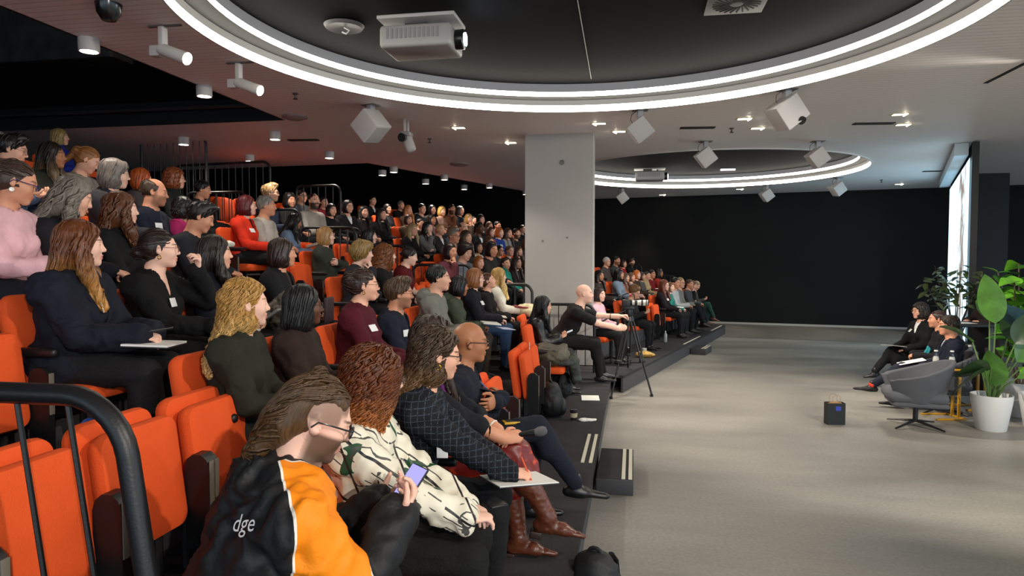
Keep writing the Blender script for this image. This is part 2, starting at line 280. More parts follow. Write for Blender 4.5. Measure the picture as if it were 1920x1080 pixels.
# projection wall on the right
SA=math.radians(19.8); SU=np.array([math.sin(SA),math.cos(SA),0]); SN=np.array([-math.cos(SA),math.sin(SA),0]); S0=np.array([6.5,15.25,0]); SR=np.stack([SU,-SN,np.array([0,0,1])],1)
s=empty('projection_screen',S0,0,'tall glowing projection screen with slide text at the right edge of the stage','screen')
def screen_mat():
    m=bpy.data.materials.new('projected_slide'); m.use_nodes=True; t=m.node_tree; t.nodes.clear(); o=nd(t,'ShaderNodeOutputMaterial'); e=nd(t,'ShaderNodeEmission'); e.inputs[1].default_value=SCREEN; tc=nd(t,'ShaderNodeTexCoord'); sp=nd(t,'ShaderNodeSeparateXYZ'); t.links.new(tc.outputs['Generated'],sp.inputs[0])
    W=nd(t,'ShaderNodeTexNoise'); W.inputs['Scale'].default_value=6; W.inputs['Detail'].default_value=6; t.links.new(tc.outputs['Generated'],W.inputs['Vector'])
    rp=nd(t,'ShaderNodeValToRGB'); e0=rp.color_ramp.elements; e0[0].position=.4; e0[0].color=(*lin('6f6660'),1); e0[1].position=.62; e0[1].color=(*lin('cfe4ea'),1); t.links.new(W.outputs['Fac'],rp.inputs[0])
    mx=nd(t,'ShaderNodeMix',data_type='RGBA'); mx.inputs[6].default_value=(.52,.82,1,1)
    lt=nd(t,'ShaderNodeMath',operation='LESS_THAN'); lt.inputs[1].default_value=.42; t.links.new(sp.outputs['Y'],lt.inputs[0]); t.links.new(rp.outputs[0],mx.inputs[7])
    gt=nd(t,'ShaderNodeMath',operation='GREATER_THAN'); gt.inputs[1].default_value=.12; t.links.new(sp.outputs['Y'],gt.inputs[0]); mu=nd(t,'ShaderNodeMath',operation='MULTIPLY'); t.links.new(lt.outputs[0],mu.inputs[0]); t.links.new(gt.outputs[0],mu.inputs[1]); t.links.new(mu.outputs[0],mx.inputs[0]); t.links.new(mx.outputs[2],e.inputs[0]); t.links.new(e.outputs[0],o.inputs[0]); return m
b=MB(); P=[S0+SU*a+SN*.06+np.array([0,0,z]) for a,z in ((-3.05,.55),(2.75,.55),(2.75,3.58),(-3.05,3.58))]; b.add([p-S0 for p in P],[(0,1,2,3)]); b.obj('slide',screen_mat(),s)
MB().box(np.array([0,0,2.0])-SN*.02,(6.1,.1,3.66),SR).obj('screen_panel',M('screen_frame','101012',.6),s)
MB().box(np.array([0,0,H-.105])+SN*.17,(5.8,.2,.2),SR).obj('screen_housing',M('housing_white','b8c4cc',.45),s)
tb=MB()
for i,(z,a0,a1) in enumerate([(3.2,.2,2.4),(3.1,.9,2.4),(2.95,1.7,2.4),(2.6,.0,2.4),(2.5,-.2,2.4),(2.36,.0,2.4),(2.26,.3,2.4),(2.12,.1,2.4),(2.02,.6,2.4),(1.7,.4,2.4),(1.6,.2,2.4),(1.5,.9,2.4),(1.3,1.2,2.4)]):
    tb.box(np.array([0,0,z])+SU*(a0+a1)/2+SN*.063,(a1-a0,.002,.028),SR)
tb.obj('slide_text_line',M('slide_grey','9fb4bc',.8,emit=.9),s,smooth=False)['kind']='stuff'
MB().box((7.95,17.2,1.95),(.62,.3,3.9),Rz(0)).obj('trim_3',M('pier_dark','1b1b20',.75))['kind']='structure'
# seating platforms
carpet=M('carpet_dark','3a393b',.95,(160,.5),(5,.12),spec=.1); riserm=M('riser_grey','3d3d40',.6,(40,.1),(3,.1)); nosem=M('nosing_pale','c9c6b4',.5); alum=M('nosing_edge','2b2b2d',.5)
pa=empty('seating_platform',(-.3,2,0),0,'stepped dark carpeted platform carrying the near block of orange seats','platform')
for k in range(1,12):
    x1=AX(k)+.70-(-.3); x0=x1-.96; z=TZ(k); y1=10.35-2 if k>1 else 10.15-2
    MB().box(((x0+x1)/2,(y1-4)/2,z-.02),(x1-x0,y1+4,.04)).obj('tier_deck',carpet,pa,smooth=False)
    MB().box((x1-.03,(y1-4)/2,z-.17 if k>1 else z/2-.02),(.03,y1+4,.28 if k>1 else .21)).obj('tier_riser',riserm,pa,smooth=False)
pb=empty('seating_platform',BO,0,'angled dark platform with grey front carrying the far seating block','platform')
BR=np.stack([BU,-BN,np.array([0,0,1])],1)
for k in range(1,11):
    t0,t1=(-.05,8.62) if k==1 else (-1.3-.12*k,8.8); c0=BP(k,(t0+t1)/2,-.7+.48)-BO; z=TZ(k)-.003
    MB().box(c0+np.array([0,0,z-.02]),(t1-t0,.96,.04),BR).obj('tier_deck',carpet,pb,smooth=False)
    MB().box(BP(k,t1-.02,-.7+.48)-BO+np.array([0,0,z/2-.02]),(.03,.96,z-.04),BR).obj('tier_side',riserm,pb,smooth=False)
    MB().box(BP(k,(t0+t1)/2,-.7+.02)-BO+np.array([0,0,z-.17 if k>1 else z/2-.02]),(t1-t0,.03,.28 if k>1 else .205),BR).obj('tier_riser',riserm,pb,smooth=False)

for nm,lst in ((pa,[((-.335+.3,3.98,.253),(.028,.92,.006)),((-.40+.3,3.98,.253),(.028,.92,.006))]),):
    for c_,d_ in lst: MB().box(c_,d_).obj('nosing_strip',nosem,nm,smooth=False)
for t0,t1 in ((4.0,5.6),(6.9,8.3)): MB().box(BP(1,(t0+t1)/2,-.66)-BO+np.array([0,0,.25]),(t1-t0,.03,.006),BR).obj('nosing_strip',nosem,pb,smooth=False)
def step_box(loc,rz,L,label):
    e=empty('step_box',loc,rz,label,'step'); MB().rbox((0,0,.0625),(.30,L,.125),.006).obj('box',riserm,e); MB().box((0,0,.126),(.29,L-.02,.004)).obj('tread',carpet,e,smooth=False)
    for x in (.125,.07): MB().box((x,0,.1295),(.03,L-.02,.005)).obj('nosing_strip',nosem,e,smooth=False)
step_box((-.14,5.98,0),0,.92,'low dark step box with two pale nosing strips beside near platform')
p=BP(1,4.72,-.86); step_box((p[0],p[1],0),-BA,.62,'small low step box in front of the far angled platform')
# handrails
def handrail(loc,rz,L,h,label,tilt=0,r=.022,n=None,r_end=.14,group=None):
    e=empty('handrail',loc,rz,label,'handrail',group); k=math.tan(tilt)
    P=[(-L,0,0),(-L,0,h-.12)]+[tuple(p) for p in arc((-L+.1,0,h-.1),.1,math.pi,math.pi/2,6)]+[tuple(p) for p in arc((-r_end,0,h-r_end),r_end,math.pi/2,0,8)]+[(0,0,0)]
    P=[(x-(z-h)*k*.0+(h-z)*k,y,z) for x,y,z in P]; MB().tube(P,r,10).obj('top_rail',BLK(),e)
    n=n or max(3,int(L/.13))
    for i in range(1,n):
        x=-L+L*i/n; b=MB(); b.tube([(x,0,h-.01),(x+(h-.12)*k,0,.1)],.008,6); b.obj('baluster',BLK(),e)
    MB().tube([(-L+(h-.1)*k,0,.1),((h-.1)*k,0,.1)],.011,6).obj('bottom_rail',BLK(),e); return e
handrail((-1.37,1.62,TZ(2)),0,1.3,.99,'heavy black handrail in the near left corner before empty orange seats',math.radians(8.5),.03,8,.16)
wx={1:'beside the camera operator',2:'beside the pale column, above the camera operator',3:'behind the person with long blonde hair',4:'fourth row up at the middle aisle',5:'fifth row up at the middle aisle',6:'sixth row up at the middle aisle',7:'seventh row up at the middle aisle'}
for k in range(1,8): handrail((AX(k)+.44,10.02,TZ(k)),0,.92 if k<6 else 1.05,1.0,'black aisle handrail '+wx[k],group='middle aisle handrails')
for (k,t) in ((8,5.2),): pass
for i,(x,y,z,L,h,lab) in enumerate([(-6.9,10.2,2.57,1.3,1.35,'dark tall rail behind the person in the blue scarf'),(-6.0,10.6,2.0,1.9,1.55,'dark barred rail right of the person in the blue scarf'),(-5.2,11.6,1.7,.9,1.55,'dark rail behind the person with red bob hair')]):
    handrail((x,y,z),-.1,L,h,lab)
for k,t,lab in ((4,-.9,'short black rail at the aisle end of the fourth far row'),(5,-.8,'short black rail at the aisle end of the fifth far row')): p=BP(k,t,-.3); handrail((p[0],p[1],TZ(k)),-BA,.6,1.0,lab)
for i,(k,lab) in enumerate(((3,'thin black rail at the far end of the right-hand audience, upper one'),(2,'thin black rail at the far end of the right-hand audience, lower one'))):
    p=BP(k,8.75,-.3); handrail((p[0],p[1],TZ(k)),-BA,1.0,.95,lab,r=.014)
# ------------------------------------------------------------------ ceiling fixtures
white=M('fixture_white','b4b0ae',.5); wlit=M('fixture_offwhite','c9c5c0',.5); LW=emis('lamp_glow',(1,.92,.78),9)
def can(x,y,label,z=H,drop=.115):
    e=empty('downlight',(x,y,z),0,label,'light','surface mounted can downlights'); MB().lathe([(.085,0),(.085,-drop),(.074,-drop),(.07,-drop+.02)],20).obj('can',white,e); MB().lathe([(.0,-drop+.012),(.071,-drop+.012)],20).obj('lens',LW,e)
    o=spot((x,y,z-drop-.02),(x+.3,y,0),DOWN,95,.06); o.parent=e; o.location=(0,0,-drop-.02); return e
for x,y,l in [(-4.74,5.35,'can downlight nearest the camera on the left void edge'),(-4.76,7.02,'second can downlight along the left void edge'),(-7.07,9.87,'can downlight above the person with red curly hair, under red ceiling glow'),(-7.04,11.72,'can downlight below left of the small dark ceiling slot, lower one'),(-5.4,9.7,'can downlight just beside the dark slot near the void corner'),(-5.42,11.63,'can downlight alone left of the PTZ camera'),(-5.38,14.17,'can downlight hanging below the dark angled ceiling edge, first from left'),(-4.96,13.72,'can downlight flush with the angled ceiling edge, first from left'),(-4.95,15.92,'can downlight hanging below the angled edge, second from left'),(-4.28,15.2,'can downlight flush with the angled ceiling edge, second from left'),(-4.35,17.34,'can downlight hanging below the angled edge, third from left'),(-3.63,17.08,'can downlight flush with the angled ceiling edge, third from left'),(-3.0,19.0,'can downlight touching the left side of the column top')]:
    c_=can(x,y,l)
    if 'hanging below' in l: MB().tube([(0,0,0),(0,0,6.8-H)],.02,8).obj('hanging_rod',M('rod_dark','161618',.6),c_)
for i,(x,y,l) in enumerate([(-3.87,5.16,'white cylinder track spotlight nearest the camera at upper left'),(-3.85,6.24,'white cylinder track spotlight second from the left')]):
    e=empty('track_spotlight',(x,y,H),.0,l,'light','track spotlights'); MB().box((.02,0,-.006),(.30,.03,.012)).obj('track_plate',M('track_grey','6b6462',.6),e)  # track plate in one even dark grey
    MB().rbox((0,0,-.09),(.05,.07,.16),.01).rbox((-.08,.03,-.20),(.10,.08,.09),.012).obj('driver_box',white,e)
    d=np.array([.93,-.10,-.36]); d/=np.linalg.norm(d); a=np.array([.0,0,-.2]); MB().tube([a-d*.03,a,a+d*.23,a+d*.26],[.04,.052,.052,.054],16).obj('lamp_head',wlit,e)
    b=MB(); p=a+d*.261; b.tube([p,p+d*.002],.047,16); b.obj('lens',emis('track_glow',(1,.95,.85),14),e)
    o=spot((x,y,H),(x,y,0),TRACK,60); o.parent=e; o.location=p+d*.03; o.rotation_euler=Vector(d).to_track_quat('-Z','Y').to_euler()
def speaker(x,y,rz,l,s=.26,tilt=.62):
    e=empty('loudspeaker',(x,y,H),rz,l,'loudspeaker','white ceiling loudspeakers'); MB().rbox((0,0,-.10),(.07,.10,.20),.008).obj('bracket',M('bracket_white','9c9da2',.5),e); MB().box((0,0,-.004),(.2,.16,.008)).obj('mount_plate',M('plate_grey','77716e',.6),e)
    R=Rz(.15)@Ry(math.pi/4+.1)@Rx(.22); MB().rbox((0,0,-.26),(s,s*1.05,s),.012,R=R).obj('cabinet',white,e); b=MB(); c=np.array([0,0,-.26])+R@np.array([s/2+.002,0,0]); b.rbox(c,(.006,s*.9,s*.85),.002,R=R); b.obj('grille',M('grille_grey','a29e9c',.8,(300,.6)),e)
    MB().tube([(-.05,.02,-.01),(-.11,.03,-.06),(-.12,.02,-.13),(-.08,0,-.2)],.005,6).obj('cable',M('cable_grey','55504e',.5),e)
for a in [(-3.27,8.23,-.25,'white box loudspeaker hanging left of the ceiling PTZ camera',.3,.5),(.07,9.1,.1,'white loudspeaker above right of the concrete column'),(1.71,8.32,.3,'largest white loudspeaker, under the ring light right of centre',.3),(1.15,11.68,.1,'left white loudspeaker hanging before the far ring light'),(2.96,12.0,.1,'right white loudspeaker hanging before the far ring light'),(-.31,18.71,.1,'dim far loudspeaker beside the column, below the far ring'),(3.39,18.71,.2,'far loudspeaker in the middle against the black back wall'),(4.73,17.32,.3,'far loudspeaker rightmost against the black back wall')]: speaker(*a)
tag(MB().tube([(1.83,8.28,3.52),(1.86,8.22,3.47)],[.05,.05],12).obj('ceiling_camera',M('lens_black','1a1a1c',.3)),'small black camera bulb beside the largest white loudspeaker','camera')
e=empty('ceiling_camera',(-3.13,9.18,H),0,'grey PTZ camera hanging on twin brackets from the ceiling','camera'); g=M('ptz_grey','85858a',.4)
for y in (-.07,.07): MB().rbox((0,y,-.09),(.03,.03,.18),.005).obj('bracket',white,e)
MB().rbox((0,0,-.2),(.14,.19,.06),.01).obj('yoke',g,e); MB().rbox((.03,.02,-.32),(.14,.13,.26),.05,R=Ry(-.35)).obj('camera_body',white,e); MB().tube([(-.02,-.06,-.25),(-.03,-.12,-.26)],[.055,.06],14).obj('lens',M('lens_black','1a1a1c',.3),e)
def recess(x,y,l,flip=1):
    e=empty('recessed_light',(x,y,H),0,l,'light','recessed tilted spotlights'); MB().rbox((0,0,-.003),(.23,.13,.008),.003).obj('trim',M('trim_cream','cdbf9f',.5,emit=0),e)
    b=MB(); b.tube([(.07*flip,0,-.007),(.075*flip,0,-.016)],[.04,.038],14); b.obj('bulb',emis('bulb_glow',(1,.88,.66),14),e); MB().box((-.03*flip,0,-.009),(.12,.09,.004)).obj('reflector',emis('reflector_glow',(1,.9,.7),1.6),e)
    o=spot((x,y,H),(x,y,0),RECESS,75,.05); o.parent=e; o.location=(.07*flip,0,-.03); o.rotation_euler=Vector((-.5*flip,-.1,-1)).to_track_quat('-Z','Y').to_euler()
for x,y,l,f in [(-2.55,9.83,'recessed tilted light left of the column, upper one',-1),(-2.02,11.22,'recessed tilted light touching the column top left',-1),(-.5,9.88,'recessed tilted light right above the column, left one',-1),(-.23,10.54,'recessed tilted light right above the column, right one',-1),(1.49,9.9,'upper recessed light of the pair left of the largest loudspeaker',1),(1.79,10.64,'lower recessed light of the pair left of the largest loudspeaker',1),(3.49,9.97,'upper recessed light of the pair near the screen',1),(3.8,10.72,'lower recessed light of the pair near the screen',1),(2.85,19.6,'far recessed light right of centre above the back wall',1),(.83,20.9,'far recessed light left of centre above the back wall',1),(5.17,19.5,'far recessed light beside the rightmost far loudspeaker',1),(6.68,19.04,'far recessed light nearest the screen',1)]: recess(x,y,l,f)
vd=M('vent_dark','2a2826',.8)
for x,y,L,l,rz in [(.91,10.44,.5,'dark slot vent in the ceiling left of centre pair of lights',.1),(3.35,10.56,.56,'dark slot vent in the ceiling beside the lights near the screen',.1),(-5.28,10.38,.5,'dark slot vent in the ceiling near the void corner',.1),(6.41,16.4,.36,'small slot vent near the screen housing',0)]:
    o=tag(MB().rbox((0,0,0),(L,.12,.016),.004).box((0,0,-.009),(L-.05,.03,.006)).obj('slot_vent',vd),l,'vent'); o.location=(x,y,H-.006); o.rotation_euler=(0,0,rz)
for x,y,l,r in [(-4.54,8.68,'shallow grey disc on the ceiling at the void corner',.17),(-3.48,13.5,'shallow grey disc on the ceiling left of the column',.2)]:
    o=tag(MB().lathe([(0,-.05),(r*.6,-.045),(r,-.02),(r,0)],24).obj('ceiling_disc',M('disc_mauve','8a7c7a',.5)),l,'speaker'); o.location=(x,y,H)
for x,y,l in [(-3.91,7.5,'small sprinkler head under the big ring on the left'),(-3.24,10.64,'small sprinkler head right of the PTZ camera'),(1.41,10.58,'small sprinkler head between slot vent and lights'),(5.9,17.96,'small dark dome right of the rightmost far loudspeaker')]:
    o=tag(MB().lathe([(0,-.07),(.03,-.068),(.012,-.05),(.012,-.02),(.035,-.012),(.035,0)],12).obj('sprinkler_head',M('sprinkler_dark','4a4442',.5)),l,'sprinkler'); o.location=(x,y,H)
e=tag(MB().lathe([(0,-.14),(.05,-.125),(.085,-.07),(.095,-.0)],20).obj('dome_camera',M('dome_black','131315',.2)),'black dome camera on the ceiling at the top left','camera'); e.location=(-3.95,4.66,H)
tag(MB().box((3.8,6.4,H-.001),(.045,4.0,.01)).obj('trim_4',M('seam_dark','1a1a1c',.8)),'','') ; o=bpy.data.objects['trim_4']; o['kind']='structure'; del o['label']; del o['category']
def projector(x,y,z,label,top,s=1):
    e=empty('projector',(x,y,z),.0,label,'projector'); pm=M('projector_shell','8f8d8e',.5,(60,.04)); 
    MB().rbox((0,0,0),(.66*s,.46*s,.2*s),.035*s).obj('body',pm,e); MB().rbox((0,0,.09*s+top),(.72*s,.42*s,.035),.01).obj('ceiling_plate',M('plate_pale','a5a4a6',.5),e)
    MB().rbox((-.05,0,.1*s+top/2),(.2*s,.12,top+.03),.01).rbox((.18*s,.1,.1*s+top/2),(.04,.04,top+.03),.006).obj('hanger',M('hanger_dark','2a2a2c',.5),e)
    MB().tube([(.3*s,-.02,.0),(.40*s,-.02,.0),(.41*s,-.02,0)],[.085*s,.09*s,.075*s],20).obj('lens_barrel',M('lens_black','121216',.3),e); MB().lathe([(0,0),(.06*s,.006)],18,(.412*s,-.02,0),Ry(math.pi/2)).obj('lens',emis('projector_beam',(.75,.87,1),20),e)
    v=MB()
    for i in range(12): v.box((-.25*s+i*.042*s,-.2315*s,.02*s),(.022*s,.006,.09*s))
    v.obj('vent_slats',M('vent_grey','77767a',.6),e,smooth=False)['kind']='stuff'
projector(-1.93,6.12,3.90,'large white ceiling projector with lit lens inside the big ring',.09)
projector(.37,17.2,3.95,'smaller far projector with lit lens inside the farther ring',.1,1.05)
e=empty('air_diffuser',(.86,6.25,4.125),0,'square swirl air diffuser in the dark recess at the top edge','vent'); MB().rbox((0,0,0),(.5,.5,.02),.006).obj('plate',M('diffuser_grey','6e6d70',.6),e); b=MB()
for i in range(24): a=i*math.pi/12; b.box((.13*math.cos(a),.13*math.sin(a),-.013),(.15,.012,.008),Rz(a+.35))
b.obj('swirl_blade',vd,e,smooth=False)['kind']='stuff'; MB().lathe([(0,-.02),(.05,-.018),(.055,-.01)],16).obj('hub',M('diffuser_grey','6e6d70',.6),e)
e=empty('air_diffuser',(-2.72,6.19,4.125),0,'round diffuser with exposed cable left of the large projector','vent'); MB().lathe([(.02,-.01),(.10,-.02),(.17,-.03),(.19,0)],24).obj('dish',M('diffuser_grey2','55555a',.6),e); MB().tube([(.0,0,-.02),(.05,0,-.05),(.02,0,-.08),(-.02,0,-.06)],.008,6).obj('cable',M('cable_white','cfcfcf',.5),e)
tag(MB().box((2.25,17.45,4.11),(.34,.1,.03)).obj('recessed_light',emis('dim_slot',(.9,.9,1),1.2)),'small dim slot fitting in the dark recess of the farther ring','light')
# ------------------------------------------------------------------ seats
ORG=M('orange_upholstery','e85a28',.8,(160,.25),(6,.06),spec=.2); REDSEAT=ORG
gpad=M('arm_pad_grey','6a6458',.7); SM={}
def seat_meshes():
    R=Ry(math.radians(-9)); b=MB(); b.cushion((-.19,0,.655),.43,.48,.075,.065,R); SM['backrest']=b.mesh('backrest',None)
    SM['seat_pan']=MB().cushion((.01,0,.40),.44,.46,.085,.06,Ry(math.pi/2)).mesh('seat_pan',None)
    SM['back_low']=MB().cushion((-.15,0,.515),.42,.49,.07,.065,Ry(-.14)).mesh('back_low',None)
    SM['pan_up']=MB().cushion((-.045,0,.50),.42,.46,.075,.06,Ry(-.13)).mesh('pan_up',None)
    f=MB(); f.box((-.10,0,.27),(.05,.54,.05))
    f.box((-.10,0,.02),(.30,.05,.02)).rbox((-.15,0,.52),(.02,.34,.26),.008,R=R); SM['frame']=f.mesh('frame',None)
    SM['leg']=MB().tube([(-.10,0,.27),(-.10,0,.02)],.018,8).box((-.10,0,.008),(.2,.05,.016)).mesh('leg',None)
    a=MB(); a.rbox((-.02,0,.62),(.34,.045,.045),.018); a.rbox((-.17,0,.44),(.05,.03,.36),.01); SM['armrest']=a.mesh('armrest',None)
    a=MB(); 
    prof=[(-.055,.16),(.055,.16),(.055,.50),(.045,.535),(.02,.555),(-.02,.555),(-.045,.535),(-.055,.50)]
    a.prism(prof,-.017,.017,R=np.array([[1,0,0],[0,0,1],[0,1,0]])); a.box((-.0,0,.12),(.03,.03,.12)); SM['arm_up']=a.mesh('arm_up',None)
    SM['arm_pad']=MB().rbox((.057,0,.43),(.008,.028,.20),.003).mesh('arm_pad',None)
    SM['arm_bolt']=MB().tube([(0,-.03,.2),(0,.03,.2)],.014,8).tube([(.02,-.03,.14),(.02,.03,.14)],.01,8).mesh('arm_bolt',None)
seat_meshes()
def seat(loc,rz,label,folded=False,group=None,arms=(1,1)):
    e=empty('auditorium_seat',loc,rz,label,'seat',group or 'orange auditorium seats'); bk=BLK(); I=Matrix.Identity(4)
    for n,mn in ((('backrest','back_low'),('seat_pan','pan_up')) if folded else (('backrest','backrest'),('seat_pan','seat_pan'))): ob(n,SM[mn],e,mats=[ORG],mw=I)
    ob('frame',SM['frame'],e,mats=[bk],mw=I)
    for y in (-.16,.16): ob('leg',SM['leg'],e,mats=[bk],loc=(0,y,0))
    for y,u in zip((-.262,.262),arms):
        if not u: continue
        if folded:
            y*=.87; o=ob('armrest',SM['arm_up'],e,mats=[bk],loc=(.045,y,0)); ob('arm_pad',SM['arm_pad'],o,mats=[gpad],mw=I); ob('arm_bolt',SM['arm_bolt'],o,mats=[bk],mw=I)
        else: ob('armrest',SM['armrest'],e,mats=[bk],loc=(0,y,0))
    return e
# ------------------------------------------------------------------ figure modelling: blended volumes -> one continuous mesh
def smin(a,b,k):
    h=np.maximum(k-np.abs(a-b),0)/k; return np.minimum(a,b)-h*h*k*.25
def pcone(a,b,ra,rb,sq=None,f=1):
    a=np.array(a,float); b=np.array(b,float); ba=b-a; bb=max(ba@ba,1e-12)
    if sq is not None: sq=np.array(sq,float); sq=sq/np.linalg.norm(sq)
    def fn(x,y,z):
        px,py,pz=x-a[0],y-a[1],z-a[2]; t=np.clip((px*ba[0]+py*ba[1]+pz*ba[2])/bb,0,1); qx,qy,qz=px-t*ba[0],py-t*ba[1],pz-t*ba[2]
        if sq is not None:
            c=(qx*sq[0]+qy*sq[1]+qz*sq[2])*(1/f-1); qx=qx+c*sq[0]; qy=qy+c*sq[1]; qz=qz+c*sq[2]
        return np.sqrt(qx*qx+qy*qy+qz*qz)-(ra+(rb-ra)*t)
    r=max(ra,rb); return fn,np.minimum(a,b)-r,np.maximum(a,b)+r
def pell(c,r,R=None):
    c=np.array(c,float); r=np.array(r,float); R=np.eye(3) if R is None else np.array(R)
    def fn(x,y,z):
        px,py,pz=x-c[0],y-c[1],z-c[2]; k0=0;k1=0
        for i in range(3):
            q=(px*R[0,i]+py*R[1,i]+pz*R[2,i])/r[i]; k0=k0+q*q; k1=k1+(q/r[i])**2
        k0=np.sqrt(k0); return k0*(k0-1)/np.maximum(np.sqrt(k1),1e-6)
    e=np.sqrt(((R*r)**2).sum(1)); return fn,c-e,c+e
def pplane(n,d,lo,hi):   # solid where n.p<d inside the given box
    n=np.array(n,float); return (lambda x,y,z:n[0]*x+n[1]*y+n[2]*z-d),np.array(lo,float),np.array(hi,float)
class Vol:
    def __init__(s): s.ops=[]
    def u(s,p,k=.02): s.ops.append(('u',p,k)); return s
    def s(s,p,k=.01): s.ops.append(('s',p,k)); return s
    def ev(s,P):
        D=np.full(len(P),.3); x,y,z=P[:,0],P[:,1],P[:,2]
        for o,p,k in s.ops:
            d=p[0](x,y,z); D=smin(D,d,k) if o=='u' else -smin(-D,d,k)
        return D
    def grad(s,P,e=.002):
        g=np.stack([s.ev(P+np.eye(3)[i]*e)-s.ev(P-np.eye(3)[i]*e) for i in range(3)],1); return g/np.maximum(np.linalg.norm(g,axis=1,keepdims=True),1e-9)
    def grid(s,lo,hi,h):
        ax=[np.arange(lo[i],hi[i]+h,h) for i in range(3)]; D=np.full([len(a) for a in ax],.12,np.float32)
        for o,p,k in s.ops:
            m=k+.02; sl=[]
            for i in range(3):
                i0=max(0,int((p[1][i]-m-lo[i])/h)); i1=min(len(ax[i]),int((p[2][i]+m-lo[i])/h)+2)
                sl.append((i0,i1))
            if any(b-a<1 for a,b in sl): continue
            S=tuple(slice(a,b) for a,b in sl); d=p[0](ax[0][S[0]][:,None,None],ax[1][S[1]][None,:,None],ax[2][S[2]][None,None,:]).astype(np.float32)
            D[S]=smin(D[S],d,k) if o=='u' else -smin(-D[S],d,k)
        return ax,D
    def bounds(s):
        us=[p for o,p,k in s.ops if o=='u']; return np.min([p[1] for p in us],0)-.03,np.max([p[2] for p in us],0)+.03
    def mesh(s,h,lo=None,hi=None):
        b=s.bounds(); lo=b[0] if lo is None else np.maximum(lo,b[0]); hi=b[1] if hi is None else np.minimum(hi,b[1])
        ax,D=s.grid(lo,hi,h); return nets(ax,D)
CN=np.array([(i,j,k) for i in(0,1) for j in(0,1) for k in(0,1)]); EDG=[(a,b) for a in range(8) for b in range(a+1,8) if np.abs(CN[a]-CN[b]).sum()==1]
def nets(ax,D):
    ins=D<0; n=np.array(D.shape)-1
    c=sum(ins[i:i+n[0],j:j+n[1],k:k+n[2]].astype(np.int8) for i,j,k in CN); mk=(c>0)&(c<8); I=np.argwhere(mk)
    if len(I)==0: return np.zeros((0,3)),np.zeros((0,4),int)
    vals=np.stack([D[I[:,0]+a,I[:,1]+b,I[:,2]+d] for a,b,d in CN],1).astype(float); acc=np.zeros((len(I),3)); cnt=np.zeros(len(I))
    for a,b in EDG:
        m=(vals[:,a]<0)!=(vals[:,b]<0); den=vals[:,a]-vals[:,b]; t=np.where(m,vals[:,a]/np.where(np.abs(den)<1e-12,1,den),0)
        acc+=np.where(m[:,None],CN[a]+t[:,None]*(CN[b]-CN[a]),0); cnt+=m
    L=I+acc/cnt[:,None]; h=[ax[i][1]-ax[i][0] for i in range(3)]; V=np.stack([ax[i][0]+L[:,i]*h[i] for i in range(3)],1)
    id_=np.full(mk.shape,-1,np.int64); id_[mk]=np.arange(len(I)); F=[]
    for d in range(3):
        e1,e2=(d+1)%3,(d+2)%3; A=np.take(ins,range(0,n[d]),d); B=np.take(ins,range(1,n[d]+1),d); X=np.argwhere(A!=B)
        X=X[(X[:,e1]>0)&(X[:,e2]>0)&(X[:,e1]<n[e1])&(X[:,e2]<n[e2])]
        if len(X)==0: continue
        s_=A[tuple(X.T)]; o1=np.zeros(3,int); o1[e1]=1; o2=np.zeros(3,int); o2[e2]=1
        q=np.stack([id_[tuple((X-o1-o2).T)],id_[tuple((X-o2).T)],id_[tuple(X.T)],id_[tuple((X-o1).T)]],1); q[~s_]=q[~s_][:,::-1]; F.append(q)
    F=np.concatenate(F) if F else np.zeros((0,4),int); return V,F[(F>=0).all(1)]
def relax(V,F,it=1,w=.5):
    E=np.concatenate([F[:,[0,1]],F[:,[1,2]],F[:,[2,3]],F[:,[3,0]]])
    for _ in range(it):
        S=np.zeros_like(V); c=np.zeros(len(V)); np.add.at(S,E[:,0],V[E[:,1]]); np.add.at(c,E[:,0],1); np.add.at(S,E[:,1],V[E[:,0]]); np.add.at(c,E[:,1],1); V=V*(1-w)+w*S/np.maximum(c,1)[:,None]
    return V
def vnorm(V,F):
    fn=np.cross(V[F[:,2]]-V[F[:,0]],V[F[:,3]]-V[F[:,1]]); N=np.zeros_like(V)
    for i in range(4): np.add.at(N,F[:,i],fn)
    return N/np.maximum(np.linalg.norm(N,axis=1,keepdims=True),1e-12)
TAB=RNG.random((32,32,32))*2-1
def noise(P):
    i=np.floor(P).astype(int); f=P-i; f=f*f*(3-2*f); r=0
    for a,b,c in CN: r=r+TAB[(i[:,0]+a)%32,(i[:,1]+b)%32,(i[:,2]+c)%32]*np.where(a,f[:,0],1-f[:,0])*np.where(b,f[:,1],1-f[:,1])*np.where(c,f[:,2],1-f[:,2])
    return r
def wrinkle(V,F,amp,freq,seed=0,stretch=(1,1,1)):
    N=vnorm(V,F); P=V*np.array(stretch)*freq+seed*3.7; n1=noise(P+noise(P*.7)[:,None]*1.2); r=1-np.abs(n1)*2; return V+N*(amp*(r*.7+.5*noise(P*2.3+9)))[:,None]
def fastmesh(name,V,F,masks=None,attr=None):
    me=bpy.data.meshes.new(name); V=np.asarray(V,np.float32); n=len(V); me.vertices.add(n); me.vertices.foreach_set('co',V.ravel())
    m=len(F); me.loops.add(m*4); me.loops.foreach_set('vertex_index',np.asarray(F,np.int32).ravel()); me.polygons.add(m); me.polygons.foreach_set('loop_start',np.arange(m,dtype=np.int32)*4)
    me.polygons.foreach_set('use_smooth',np.ones(m,bool)); me.update(calc_edges=True); me.validate(); me.materials.append(None)
    if masks is not None: a=me.color_attributes.new('mask','FLOAT_COLOR','POINT'); a.data.foreach_set('color',np.concatenate([masks,np.ones((n,1))],1).astype(np.float32).ravel())
    for k,v in (attr or {}).items(): a=me.attributes.new(k,'FLOAT','POINT'); a.data.foreach_set('value',np.asarray(v,np.float32))
    return me
